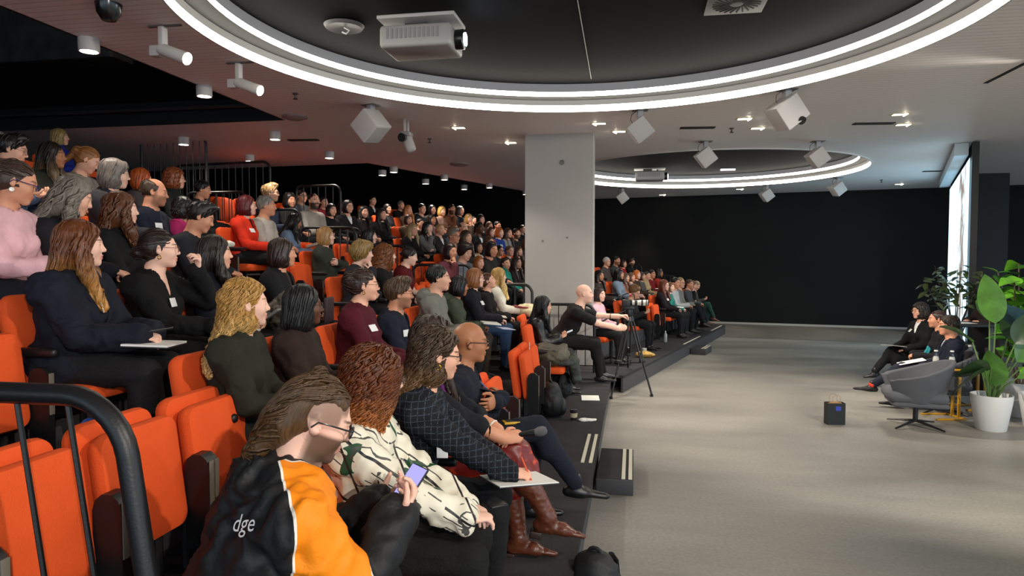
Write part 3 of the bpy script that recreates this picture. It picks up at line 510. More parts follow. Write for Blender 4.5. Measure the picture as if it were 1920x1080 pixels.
def cat(*ms):
    V=[];F=[];o=0
    for v,f in ms: V.append(v);F.append(f+o);o+=len(v)
    return np.concatenate(V),np.concatenate(F)
def n_(v): v=np.array(v,float); return v/np.linalg.norm(v)
LOD={'near':dict(head=.0047,hand=.0047,rest=.038,top=.0120,leg=.020,hair=.0085,shoe=.010),'mid':dict(head=.0074,hand=.0085,rest=.04,top=.0190,leg=.028,hair=.0115,shoe=.016),'far':dict(head=.0105,hand=.0125,rest=.046,top=.026,leg=.034,hair=.0150,shoe=.02)}
# poses: wrist position, finger direction, palm normal, finger curl for left and right; head pitch (down +); head forward offset
PO={'lap':dict(L=((.30,.11,.635),(.75,-.6,-.25),(0,-.2,-1),.5),R=((.33,-.10,.64),(.75,.6,-.25),(0,.2,-1),.5),pitch=.02,hx=.05),
'fold':dict(L=((.30,.08,.66),(.55,-.8,-.1),(-.3,-.2,-1),.8),R=((.31,-.09,.665),(.5,.85,-.15),(-.3,.2,-1),.9),pitch=0,hx=.06),
'write':dict(L=((.30,.14,.64),(.75,-.6,-.1),(0,0,-1),.4),R=((.34,-.08,.67),(.85,.45,-.25),(.1,.35,-1),.95),pitch=.55,hx=.12),
'phone':dict(L=((.27,.07,.72),(.7,-.5,.3),(-.3,.2,1),.6),R=((.28,-.06,.72),(.75,.5,.3),(-.3,-.2,1),.6),pitch=.5,hx=.11),
'cross':dict(L=((.20,-.09,.79),(-.25,-1,.0),(-1,0,0),.4),R=((.23,.08,.77),(-.3,1,-.1),(-1,0,0),.4),pitch=0,hx=.02),
'chin':dict(L=((.22,-.03,.70),(.1,-1,.1),(-.2,0,-1),.5),R=((.17,-.05,.945),(-.25,.15,1),(-1,.1,-.2),1.3),pitch=.05,hx=.09)}
LEGS={'down':dict(kL=(.44,.11,.50),aL=(.41,.11,.10),kR=(.44,-.11,.50),aR=(.42,-.11,.10),fL=(1,.12,0),fR=(1,-.12,0)),
'cross':dict(kL=(.44,.09,.50),aL=(.40,.09,.10),kR=(.45,-.01,.605),aR=(.60,.03,.22),fL=(1,.1,0),fR=(.95,.0,-.25)),
'fwd':dict(kL=(.45,.13,.49),aL=(.55,.13,.10),kR=(.45,-.13,.49),aR=(.50,-.14,.10),fL=(1,.1,0),fR=(1,-.1,0))}
def head_vol(Vv,R,c,s,nb,fem,fine):
    T=lambda p:R@(np.array(p,float)*s)+c; E=lambda p,r,k=.02,op='u',r2=None:getattr(Vv,op)(pell(T(p),np.array(r)*s,R if r2 is None else R@r2),k*s); K=lambda a,b,ra,rb,k=.02,op='u':getattr(Vv,op)(pcone(T(a),T(b),ra*s,rb*s),k*s)
    E((-.012,0,.032),(.098,.077,.089)); E((.022,0,-.02),(.071,.064,.085),.03); E((.03,0,-.065),(.058,.053 if not fem else .048,.05),.03); E((.074,0,-.098),(.02,.026 if not fem else .018,.018),.028)
    for y in (-1,1): E((.058,y*.040,-.025),(.030,.024,.03),.025)
    K((.083,-.034,.024),(.083,.034,.024),.0125 if not fem else .010,.0125 if not fem else .010,.02)
    if fine<.0078:
        for y in (-1,1): E((.101,y*.031,.002),(.021,.020,.0135),.014,'s'); E((.081,y*.031,.001),(.0125,.016,.012),.006)
    K((.088,0,.014),(.107,0,-.022),.008,.0105,.016); E((.108,0,-.028),(.0115,.0108,.0095),.010)
    for y in (-1,1): E((.096,y*.012,-.031),(.0115,.008,.008),.008)
    E((.0935,0,-.057),(.0115,.023,.0068),.010); E((.0915,0,-.070),(.0115,.019,.008),.009)
    if fine<.0078: E((.107,0,-.0632),(.012,.022,.0018),.004,'s')
    t=Ry(-.22)
    for y in (-1,1):
        E((-.010,y*.079,-.006),(.019,.0075,.033),.008,'u',t@Rz(y*.35))
        if fine<.0078: E((-.004,y*.088,-.003),(.0105,.006,.021),.006,'s',t@Rz(y*.35))
    Vv.u(pcone(T((-.022,0,-.065)),nb,(.047 if fem else .055)*s,(.052 if fem else .062)*s),.03)
def head_mask(V,R,c,s,beard,shave):
    q=((V-c)@R)/s; x,y,z=q.T; g=lambda a,b:np.clip(1-np.abs(a)/b,0,1); ay=np.abs(y)
    lips=(x>.085)*g(y,.027)**.3*np.clip((.0155-np.abs(z+.0635))/.005,0,1)
    brow=(x>.06)*np.clip((.022-np.abs(ay-.033))/.006,0,1)*np.clip((.0055-np.abs(z-.029+.12*np.maximum(ay-.035,0)))/.003,0,1)*.9
    eye=(x>.07)*np.clip((.0145-np.abs(ay-.031))/.004,0,1)*np.clip((.0045-np.abs(z-.002))/.003,0,1)*.85
    b=np.zeros(len(V))
    if beard: b=np.clip((-.020-z+.35*np.clip(.055-x,-.05,.06)*0+(.0))/.012,0,1)*(x>-.02)*(z>-.135)*(1-np.clip(lips*1.2,0,1))*beard*np.clip((ay*0+.0+ (x+.03))/.03,0,1)
    if shave: b=np.maximum(b,np.clip((z-(.028-.75*(x-.02)*(x<.02)*.5))/.02,0,1)*(x<.075)*shave)
    if shave>.3: b=np.maximum(b,np.clip((z-.0)/.012,0,1)*np.clip((.062-x)/.01,0,1)*np.clip((x+.10)/.02,0,1)*(ay>.04)*shave)
    return np.stack([np.clip(lips,0,1),np.clip(np.maximum(brow,eye),0,1),np.clip(b,0,1)],1)
def hand_vol(Vv,W,f,n,curl,sg,s):
    W=np.array(W,float); f=n_(f); n=np.array(n,float); n=n_(n-f*(n@f)); th=np.cross(f,n)*(-sg)   # th: thumb side
    P=lambda a,b,c:W+(f*a+th*b+n*c)*s; K=lambda a,b,ra,rb,k=.004,sq=None,ff=1:Vv.u(pcone(a,b,ra*s,rb*s,sq,ff),k*s)
    K(P(0,0,0),P(.045,0,0),.029,.037,.015,n,.52); K(P(.045,0,0),P(.085,.002,0),.037,.040,.012,n,.40)
    for i,(o,L) in enumerate(((.030,.072),(.0105,.080),(-.0095,.075),(-.0285,.060))):
        a=.10+curl*.55+.04*i; p=P(.086-abs(o)*.15,o,0); d=f
        for j,(l,r0,r1) in enumerate(((.46,.0092,.0086),(.30,.0086,.0078),(.24,.0078,.0066))):
            d=n_(f*math.cos(a)+n*math.sin(a)+th*(o*2.2)*(1-curl*.4)); q=p+d*l*L*s; K(p,q,r0,r1,.003); p=q; a+=.12+curl*(.8 if j==0 else .6)
    p=P(.022,.026,.006); d=n_(f*.62+th*.70+n*.30); q=p+d*.036*s; K(p,q,.0135,.011,.012); d=n_(f*.88+th*.18+n*(.30+.3*curl)); q2=q+d*.032*s; K(q,q2,.0105,.0095,.004); d=n_(f*.9-th*.05*1+n*(.35+.4*curl)); K(q2,q2+d*.025*s,.0093,.0075,.003)
def ik(S,W,a,b,pole):
    S=np.array(S,float); W=np.array(W,float); d=W-S; L=np.linalg.norm(d); L2=min(L,(a+b)*.995); u=d/L; W2=S+u*L2; x=(a*a-b*b+L2*L2)/(2*L2); h=math.sqrt(max(a*a-x*x,0)); p=np.array(pole,float); p=n_(p-u*(p@u)); return S+u*x+p*h,W2
class Fig: pass
def figure(sex='f',pose='lap',legs='down',yaw=0,pitch=None,hz=1.14,hx=None,hy=0,roll=0,lod='mid',bulk=1,beard=0,shave=0,sleeve=1.0,neck='crew',hands=None,top_e=.012,hem=.0,leg_e=.010,flare=0,wr=1,LEG=None,bare=False,hood=False,ph=None,seed=0,poleR=None,poleL=None,headscale=1,inner=False,bust=1,noarm=()):
    p=PO[pose]; pitch=p['pitch'] if pitch is None else pitch; hx=p['hx'] if hx is None else hx; fem=sex=='f'; g=Fig(); lo=LOD[lod]; s=(.95 if fem else 1.02)*headscale; g.s=s
    Hc=np.array([hx,hy,hz]); R=Rz(yaw)@Ry(pitch)@Rx(roll); g.R=R; g.c=Hc; lean=(hx-.05)
    nb=Hc+np.array([-.045-.085*math.sin(pitch)-.10*max(lean,0),0,-.185*s+.02*math.sin(pitch)]); g.nb=nb
    pel=np.array([0,0,.53]); ax_=nb-pel; L=np.linalg.norm(ax_); u=ax_/L; TR=Ry(math.atan2(u[0],u[2])); sw=(.170 if fem else .200)*(.5+.5*bulk)
    at=lambda t,x=0,y=0:pel+u*L*t+TR@np.array([x,y,0]); sh=[at(.875,-.005,sg*sw) for sg in (1,-1)]; g.sh=sh
    lg=LEG or LEGS[legs]; hands=hands or (p['L'],p['R']); ua,fa=(.275,.245) if fem else (.30,.265); hs=.93 if fem else 1.04; arms=[]
    for i,sg in enumerate((1,-1)):
        W=np.array(hands[i][0],float); W=W+np.array([hx*.3 if not ph else 0,0,0]); e,W=ik(sh[i],W,ua,fa,((poleL if sg>0 else poleR) or (-.35,sg*.55,-1))); arms.append((sh[i],e,W,hands[i]))
    g.arms=arms
    def torso(Vv,e,b=bulk):
        Vv.u(pell(pel+np.array([-.005,0,.02]),np.array([.135,.178 if fem else .172,.125])*b+e,TR),.05); Vv.u(pell(at(.36,.005),np.array([.115,.145 if fem else .158,.17])*b+e,TR),.06)
        Vv.u(pell(at(.68,-.005),np.array([.115,.155 if fem else .182,.17])*(.4+.6*b)+e,TR),.06)
        if fem and bust:
            for y in (-1,1): Vv.u(pell(at(.60,.085,y*.070),np.array([.055,.062,.062])*bust+e,TR),.04)
        Vv.u(pcone(sh[0],sh[1],.062+e,.062+e),.06); Vv.u(pcone(at(.93,-.02),nb+np.array([0,0,.02]),.085+e,.058+e*.6),.05)
    def legs_(Vv,e,fl=0):
        for sg,k,a in ((1,lg['kL'],lg['aL']),(-1,lg['kR'],lg['aR'])):
            k=np.array(k);a=np.array(a); hp=np.array([.01,sg*.088,.52]); b=.5+.5*bulk
            Vv.u(pcone(hp,k,.088*b+e,.062*b+e),.04); Vv.u(pcone(k,a,.058*b+e+fl*.25,.040+e+fl),.02); Vv.u(pell(k+(a-k)*.28+np.array([-.02,0,0]),(.052+e,.05+e,.11)),.03)
    def arms_(Vv,e,end=1.0,sl=0):
        for i,(S,E_,W,h) in enumerate(arms):
            if end<=.5: Vv.u(pcone(S,S+(E_-S)*end*2,.052+e,.050+e),.03); continue
            Vv.u(pcone(S,E_,.050*(.6+.4*bulk)+e,.042+e),.04); Vv.u(pcone(E_,E_+(W-E_)*(end-.5)*2,.040+e,.030+e*1.3+.004),.015)
    # ---- skin body
    B=Vol(); head_vol(B,R,Hc,s,nb,fem,lo['head']); torso(B,-.008); legs_(B,-.006); arms_(B,-.002)
    for i,(S,E_,W,h) in enumerate(arms): B.u(pcone(E_+(W-E_)*.8,W+n_(h[1])*.012,.030,.0265),.02); hand_vol(B,W,h[1],h[2],h[3],(1,-1)[i],hs)
    hb=(Hc-np.array([.14,.12,.155])*s,Hc+np.array([.15,.12,.15])*s); ms=[]
    boxes=[hb]
    for i,(S,E_,W,h) in enumerate(arms):
        c=W+n_(h[1])*.085; boxes.append((np.minimum(c-.105,W-.03),np.maximum(c+.105,W+.03)))
    V,F=B.mesh(lo['rest'] if not bare else .015);
    for b in boxes: 
        if len(F): F=F[~((V[F]>b[0]+.012)&(V[F]<b[1]-.012)).all((1,2))]
    ms.append((V,F))
    for j,b in enumerate(boxes):
        v,f=B.mesh(lo['head'] if j==0 else lo['hand'],b[0],b[1])
        if j>0:   # keep each hand's patch near its own hand
            c=arms[j-1][2]; c2=c+n_(arms[j-1][3][1])*.1
            t=np.clip(((v-c)@(c2-c))/.01,-.4,1); far=np.linalg.norm(v-(c+t[:,None]*(c2-c)),axis=1)>.11; f=f[~far[f].any(1)]
        ms.append((v,f))
    V,F=cat(*ms); us=np.unique(F); rm=np.full(len(V),-1); rm[us]=np.arange(len(us)); V=V[us];F=rm[F]
    mk=head_mask(V,R,Hc,s,beard,shave); near=np.linalg.norm(V-Hc,axis=1)<.2*s; mk=mk*near[:,None]; g.body=fastmesh('body',V,F,mk); g.bodyvol=B
    # ---- top
    T=Vol(); torso(T,top_e); arms_(T,top_e+.003,sleeve)
    if hem: T.u(pell(pel+np.array([.02,0,-.01]),(.16+hem,.19+hem,.11)),.05)
    if hood: T.u(pell(nb+np.array([-.09,0,.01]),(.075,.135,.085)),.03); T.u(pcone(nb+np.array([-.06,-.08,.03]),nb+np.array([.03,-.075,-.02]),.032,.025),.03); T.u(pcone(nb+np.array([-.06,.08,.03]),nb+np.array([.03,.075,-.02]),.032,.025),.03)
    if neck in('collar','v','shirt'): 
        for y in (-1,1): T.u(pcone(nb+np.array([-.045,y*.03,.045]),nb+np.array([.05,y*.052,.0]),.022,.022),.015)
        T.u(pcone(nb+np.array([-.05,-.04,.045]),nb+np.array([-.05,.04,.045]),.022,.022),.015)
    if neck=='turtle': T.u(pcone(nb+np.array([0,0,-.02]),nb+(Hc-nb)*.42,.075,.064),.015)
    nk=pcone(nb+np.array([.008,0,.012]),nb+(Hc-nb)*.9+np.array([.02,0,0]),.058 if fem else .066,.07)
    if neck!='turtle': T.s(nk,.008)
    if neck=='v': T.s(pcone(nb+np.array([.075,0,.01]),at(.50,.20),.052,.018),.008)
    if neck=='scoop': T.s(pell(nb+np.array([.085,0,-.015]),(.06,.075,.075)),.01)
    V,F=T.mesh(lo['top']); V=relax(V,F,1); V=wrinkle(V,F,(.012 if lod=='near' else .009)*wr if lod!='far' else .006,12,seed,(1,1,.7)); g.topVF=(V,F); g.topvol=T; g.top=fastmesh('top',V,F)
    if inner:
        I=Vol(); torso(I,.003)
        for y in (-1,1): I.u(pcone(nb+np.array([-.04,y*.03,.05]),nb+np.array([.055,y*.045,.005]),.014,.016),.012)
        I.s(pcone(nb+np.array([.01,0,.02]),nb+(Hc-nb)*.9,.056 if fem else .064,.066),.006); v,f=I.mesh(lo['top'],nb-np.array([.2,.12,.33]),nb+np.array([.25,.12,.1])); g.inner=fastmesh('shirt',relax(v,f,1),f)
    # ---- trousers
    P_=Vol(); P_.u(pell(pel+np.array([0,0,.0]),np.array([.138,.180,.115])*bulk+leg_e,None),.05); legs_(P_,leg_e,flare); V,F=P_.mesh(lo['leg']); V=relax(V,F,1); V=wrinkle(V,F,.006*wr,13,seed+3,(.7,1,1)); g.legs=fastmesh('trousers',V,F)
    # ---- shoes
    g.shoes=[]
    for a,fd in ((lg['aL'],lg['fL']),(lg['aR'],lg['fR'])):
        a=np.array(a,float); f=n_(fd); up=n_(np.array([0,0,1.])-f*f[2]); sd=np.cross(up,f); hl=a-up*.055-f*.045; to=hl+f*(.215 if fem else .245); S_=Vol()
        S_.u(pcone(hl,hl+f*.10,.034,.036),.02).u(pcone(hl+f*.10,to-up*.012,.038,.026,up,.75),.03).u(pcone(a+up*.03,hl+f*.05,.038,.036),.03)
        lo_=hl-up*.036; S_.s(pplane(up,lo_@up,hl-.3,hl+.3),.004)
        V,F=S_.mesh(lo['shoe']); g.shoes.append(fastmesh('shoe',relax(V,F,1),F))
    return g
# ------------------------------------------------------------------ hair, in the head's own frame (x forward, z up)
def hair_vol(style):
    h=Vol(); box=((-.4,-.4,-.6),(.4,.4,.4)); cap=lambda g=0:h.u(pell((-.018,0,.034),(.106+g,.085+g,.098+g)),.02); face=lambda x=.135,y=.16:h.s(pell((x,0,-.022),(.10,y,.108)),.012)
    cut=lambda z0,sl,x0=-.06:h.s(pplane(np.array((-sl,0,1))/math.hypot(1,sl),(z0-sl*x0)/math.hypot(1,sl),*box),.012)   # keep what lies above a sloping line
    if style in('short','shortwavy','crop','quiff'):
        cap({'short':0,'shortwavy':.012,'crop':-.005,'quiff':.002}[style])
        if style=='quiff': h.u(pell((.045,0,.115),(.055,.06,.035)),.03)
        if style=='shortwavy': h.u(pell((-.05,0,.06),(.095,.09,.085)),.03); h.u(pell((.045,0,.105),(.05,.065,.035)),.03)
        face(.140 if style!='shortwavy' else .15,.15); cut(-.055,.62)
    elif style=='mop': cap(.016); h.u(pell((-.04,0,-.0),(.095,.096,.105)),.03); h.u(pell((.05,0,.095),(.05,.07,.04)),.03); face(.15,.15); cut(-.09,.5)
    elif style=='balding': cap(-.002); h.s(pell((.07,0,.10),(.13,.075,.07)),.02); face(.125,.15); cut(-.06,.55)
    elif style=='lob': cap(.006); h.u(pell((-.03,0,-.045),(.102,.097,.105)),.03); h.u(pell((-.045,0,-.12),(.090,.100,.09)),.04); face(.138,.118); h.s(pplane((0,0,1),-.195,*box),.02)
    elif style in('bob','bobfringe','curlybob','bobside'):
        g=.012 if style=='curlybob' else .004; cap(g); h.u(pell((-.03,0,-.045),(.098+g,.094+g,.105)),.03)
        if style=='bobfringe': h.u(pell((.055,0,.07),(.042,.066,.045)),.02)
        face(.138 if style!='bobfringe' else .150,.118); h.s(pplane((0,0,1),-.135,*box),.02)
    elif style in('long','longwavy','halfup','longside'):
        g=.004 if style=='long' else .010; cap(g); h.u(pell((-.035,0,-.05),(.095+g,.090+g,.12)),.03); h.u(pcone((-.075,0,-.04),(-.172,0,-.31),.088,.076,(1,0,0),.52),.04)
        for y in (-1,1):
            if style!='halfup': h.u(pcone((-.015,y*.078,.0),(.040,y*.104,-.17),.033,.036),.03).u(pcone((.040,y*.104,-.17),(.115,y*.092,-.34),.036,.022),.03)
        if style=='halfup': h.u(pell((-.115,0,.035),(.03,.045,.035)),.02)
        face(*((.116,.17) if style=='halfup' else (.140,.122)))
        if style=='halfup': h.s(pell((.01,.10,-.02),(.05,.035,.055)),.01); h.s(pell((.01,-.10,-.02),(.05,.035,.055)),.01)
    elif style in('curlybig','curlylong'):
        h.u(pell((-.03,0,.03),(.125,.115,.115)),.03); h.u(pell((-.035,0,-.06),(.118,.122,.12)),.04)
        if style=='curlylong': h.u(pell((-.075,0,-.17),(.115,.130,.14)),.05)
        face(.148,.120)
    elif style=='mullet':
        cap(0); h.u(pell((-.085,0,-.02),(.05,.072,.085)),.03); h.u(pcone((-.095,0,-.04),(-.125,0,-.15),.055,.03),.03); h.u(pell((-.045,.0,.135),(.022,.024,.018)),.01); face(.128,.15)
        for y in (-1,1): h.s(pell((.035,y*.118,.012),(.105,.066,.092)),.015)
    elif style in('bun','lowbun','pony','topbun','updo'):
        cap(-.002); h.u(pell((-.045,0,-.01),(.07,.076,.085)),.03); face(.130,.15); cut(-.085,.55,-.08)
        c={'bun':(-.125,0,.055),'lowbun':(-.118,0,-.03),'topbun':(-.06,0,.145),'updo':(-.105,0,.03),'pony':(-.12,0,.03)}[style]; h.u(pell(c,(.045,.05,.045) if style!='updo' else (.055,.07,.075)),.015)
        if style=='pony': h.u(pcone(c,(-.165,0,-.14),.035,.02),.02)
    return h
LK={'mullet':(300,11,.004,.004),'long':(260,26,0,.004),'longside':(260,26,.004,.004),'longwavy':(300,24,.010,.005),'halfup':(380,26,.0080,.0046),'curlybig':(420,20,.0075,.0050),'curlylong':(560,24,.0085,.0052),'curlybob':(360,16,.0070,.0048),'shortwavy':(260,9,.007,.005),'mop':(260,10,.008,.005),'bob':(220,16,0,.004),'bobfringe':(220,16,.002,.004),'short':(260,6,.002,.0035),'quiff':(260,7,.003,.004),'bun':(160,12,.001,.003),'lowbun':(160,12,.001,.003),'updo':(180,10,.003,.0035),'topbun':(120,10,.001,.003),'pony':(180,14,.002,.003),'crop':(0,0,0,0),'balding':(160,6,.002,.0035)}
HC={}
def hair_mesh(style,lod,seed=0):
    key=(style,lod,seed)
    if key in HC: return HC[key]
    h=hair_vol(style); V,F=h.mesh(LOD[lod]['hair']); V=relax(V,F,1); curly='curly' in style or style in('halfup','mop','shortwavy')
    V=wrinkle(V,F,(.007 if 'curly' in style else .005) if curly else .0035,55 if curly else 38,seed+1,((1.1,1.1,.55) if 'curly' in style else (1.3,1.3,.35)) if curly else (1.2,1.2,.25)); n,steps,wv,r=LK.get(style,LK['bob']); ms=[(V,F)]
    cu='curly' in style or style=='halfup'; n=int(n*{'near':1.1 if cu else .85,'mid':.28,'far':.0}[lod]); r=r*(1.35 if lod=='mid' else 1); r=r*.72 if cu else r
    if n:
        rg=np.random.default_rng(11+seed); back=style in('mullet','bun','lowbun','pony','updo','topbun')
        P=V[rg.integers(0,len(V),n*4)]
        if style=='mullet': P=P[(P[:,2]>.055)|(P[:,0]<-.085)]
        P=P[(P[:,2]>(-.02 if steps>9 else -.06))|(rg.random(len(P))<.35)][:n]; n=len(P); D=np.array([-.25,0,-1.]) if not back else np.array([-1.,0,-.05 if style!='mullet' else -.45]); path=[P]; st_=.0095 if cu else .014 if steps>9 else .011; ph_=rg.random(n)*(1.6 if not cu else 2.4)+3*np.sin(3*np.arctan2(P[:,1],P[:,0]+.02))+P[:,2]*20; fr=rg.uniform(.7,1.2,n)
        for i in range(steps):
            g_=h.grad(P); 
            d=D-g_*(g_@D)[:,None]+rg.normal(0,.12 if cu else .10,(n,3)); d[:,1]+=np.sign(P[:,1])*.12; d/=np.maximum(np.linalg.norm(d,axis=1,keepdims=True),1e-6); P=P+d*st_*fr[:,None]; dist=h.ev(P)
            P=P-g_*np.clip(dist-.002,-.02,.02)[:,None]; Q=P
            if wv:
                sd=np.cross(d,g_); a=ph_+i*(.82 if 'curly' in style else .60)*(1 if not cu else .7+.5*fr); Q=P+sd*(np.sin(a)*wv*(.3+fr))[:,None]+g_*((np.cos(a)*.6+.25)*wv)[:,None]
            path.append(Q)
        A=np.stack(path,1)
        if style=='mullet': bad=((np.abs(A[...,1])>.045)&(A[...,2]<.05)&(A[...,0]>-.075)).any(1); A=A[~bad]; n=len(A)
        m=A.shape[1]; T=np.gradient(A,axis=1); T/=np.maximum(np.linalg.norm(T,axis=2,keepdims=True),1e-9); ref=A-np.array([-.02,0,0]); u=np.cross(T,ref); u/=np.maximum(np.linalg.norm(u,axis=2,keepdims=True),1e-9); w_=np.cross(T,u)
        t=np.linspace(0,1,m); rad=(r*np.sqrt(np.clip(np.minimum(t*5+.25,1),0,1))*np.clip((1-t)*2.2,.12,1))[None,:]*rg.uniform(.7,1.5,n)[:,None]
        K=3; an=np.arange(K)*math.pi*2/3; VV=A[:,:,None,:]+rad[:,:,None,None]*(np.cos(an)[None,None,:,None]*u[:,:,None,:]*1.5+np.sin(an)[None,None,:,None]*w_[:,:,None,:]*.8)
        idx=np.arange(n*m*K).reshape(n,m,K); a0=idx[:,:-1]; a1=idx[:,1:]; FF=np.stack([a0,np.roll(a0,-1,2),np.roll(a1,-1,2),a1],-1).reshape(-1,4); ms.append((VV.reshape(-1,3),FF))
    V,F=cat(*ms); HC[key]=fastmesh('hair',V,F); return HC[key]
def glasses_meshes():
    def one(round_,r):
        b=MB()
        for y in (-.033,.033):
            t=np.linspace(0,2*math.pi,18); 
            P=[(.112-abs(y+ (.025 if round_ else .027)*math.cos(q))*.12,y+(.023 if round_ else .026)*math.cos(q)*(1 if round_ else 1),.000+(.021 if round_ else .017)*math.sin(q)) for q in t]; b.tube(P,r,6,cap=False)
        b.tube([(.111,-.010,.006),(.115,0,.009),(.111,.010,.006)],r,6)
        for y in (-1,1): b.tube([(.105,y*.058,.006),(.095,y*.068,.008),(.02,y*.083,.008),(-.008,y*.086,.006),(-.022,y*.084,-.014)],r*.9,6)
        return b.mesh('glasses',None)
    l=MB()
    for y in (-.033,.033): l.lathe([(0,0),(.020,0)],14,(.108,y,0),Ry(math.pi/2))
    return {'thin':one(True,.0014),'thick':one(False,.0030)},l.mesh('lens',None)
GL,LENS=glasses_meshes()
e_=MB(); e_.lathe([(0,.0125),(.006,.0109),(.0105,.0067),(.0125,0),(.0105,-.0067),(0,-.0125)][::-1],14,R=Ry(math.pi/2)); e_.lathe([(0,.0128),(.0055,.0115)][::-1],12,R=Ry(math.pi/2),mi=1); e_.lathe([(0,.0131),(.0026,.0128)][::-1],10,R=Ry(math.pi/2),mi=2); EYE=e_.mesh('eye',(None,None,None))
FIG={}
def mat4(R,c,s=1): return Matrix([[*(R[i]*s),c[i]] for i in range(3)]+[[0,0,0,1]])
def person(loc,rz,label,hair='short',hc='3a2a20',tc='1c1d22',lc='17181b',skin='l',lod='mid',scale=1,glasses=None,gc='18181a',badge=False,topname='sweater',shoe='141416',topmat=None,hairmat=None,tip=None,ear=None,key=None,group=None,innerc='e8e8ea',legmat=None,legname='trousers',eyes=None,**fk):
    kk=tuple(sorted((a,str(b)) for a,b in fk.items()))+(lod,); 
    if kk not in FIG: FIG[kk]=figure(lod=lod,**fk)
    g=FIG[kk]; body=ob('person',g.body,None,loc=loc,rot=(0,0,rz),mats=[skin_mat(skin,hc if not hc.startswith('f') else 'a08050')]); body.scale=(scale,)*3; tag(body,label,'person',group)
    I=Matrix.Identity(4); ob(topname,g.top,body,mats=[topmat or cloth(tc)],mw=I); ob(legname,g.legs,body,mats=[legmat or cloth(lc)],mw=I)
    if hasattr(g,'inner'): ob('shirt',g.inner,body,mats=[cloth(innerc,.1)],mw=I)
    for sm in g.shoes: ob('shoe',sm,body,mats=[M('shoe_leather',shoe,.35,(40,.1))],mw=I)
    hm=mat4(g.R,g.c,g.s)
    if hair: ob('hair',hair_mesh(hair,lod,fk.get('seed',0)%3),body,mats=[hairmat or hair_mat(hc,tip,curl='curly' in hair)],mw=hm)
    if glasses:
        o=ob('glasses',GL[glasses],body,mats=[M('spectacle_frame',gc,.3)],mw=hm)
        if lod!='far': ob('lens',LENS,o,mats=[glass_mat()],mw=I)
    if lod=='near' or eyes:
        for y in (-.031,.031): ob('eye',EYE,body,mats=[M('eye_white','d8d2cc',.25),M('iris','4a3828',.2),M('pupil','080808',.2)],mw=mat4(g.R,g.c+g.R@np.array([.0795,y,.001])*g.s,g.s))
    if badge:
        P=on_top(g,g.nb+np.array([.35,-.085 if badge is True else badge,-.13 if badge is True else -.15]),(-1,0.,0)); N=g.topvol.grad(P[None],.02)[0]; b=MB(); Rb=np.stack([N,n_(np.cross((0,0,1),N)),n_(np.cross(N,np.cross((0,0,1),N)))],1); b.rbox(P+N*.007,(.004,.085,.055),.0015,R=Rb); b.obj('name_badge',M('badge_white','e4e4e4',.5),body)
    if hasattr(g,'inner') and topname in('jacket','suit_jacket','coat','cardigan') and lod!='far':
        if not hasattr(g,'lap'):
            b=MB(); nb=g.nb; n=9
            for y in (-1,1):
                L=[]
                for i in range(n):
                    t=i/(n-1); wd=.012+.040*math.sin(math.pi*min(1,t*.9+.12))**.8*(1-.55*t); c0=nb+np.array([.24,y*(.062-.040*t),.015-.265*t]); r_=[]
                    for o_ in (-.15,.55,1.0): q=on_top(g,c0+np.array([0,y*wd*o_,0]),(-1,0,0)); r_.append(q+np.array([.009-.003*o_,0,0]))
                    L.append(r_)
                V_=[p for r_ in L for p in r_]; k=len(V_); V_+=[p-np.array([.006,0,0]) for p in V_]; F_=[(3*i+j,3*i+j+1,3*i+j+4,3*i+j+3) for i in range(n-1) for j in (0,1)]; F_+=[tuple(k+q for q in f[::-1]) for f in F_]+[(3*i+2,3*i+5,k+3*i+5,k+3*i+2) for i in range(n-1)]+[(3*i+3,3*i,k+3*i,k+3*i+3) for i in range(n-1)]
                b.add(V_,F_)
            g.lap=b.mesh('lapel',None)
        ob('lapel',g.lap,body,mats=[topmat or cloth(tc)],mw=I)
    if ear:
        for y in (-1,1): b=MB(); t=np.linspace(0,2*math.pi*.9,14); b.tube([(-.002+.010*math.sin(a),y*.084,-.044-.011+.011*math.cos(a)) for a in t],.003,6) if ear!='disc' else b.lathe([(0,0),(.013,.002),(.013,-.002),(0,-.004)],14,(.0,y*.088,-.05),Rx(math.pi/2)); o=b.obj('earring',M('earring_'+ear,'d9a73a' if ear!='disc' else 'e9e6dc',.25,metal=0 if ear=='disc' else 1),body); o.matrix_basis=hm
    return body,g
def on_top(g,p,d,vol=None):
    p=np.array(p,float); d=n_(d); vol=vol or g.topvol
    for _ in range(60):
        v=vol.ev(p[None])[0]
        if v<.001: break
        p=p+d*max(v*.7,.001)
    return p
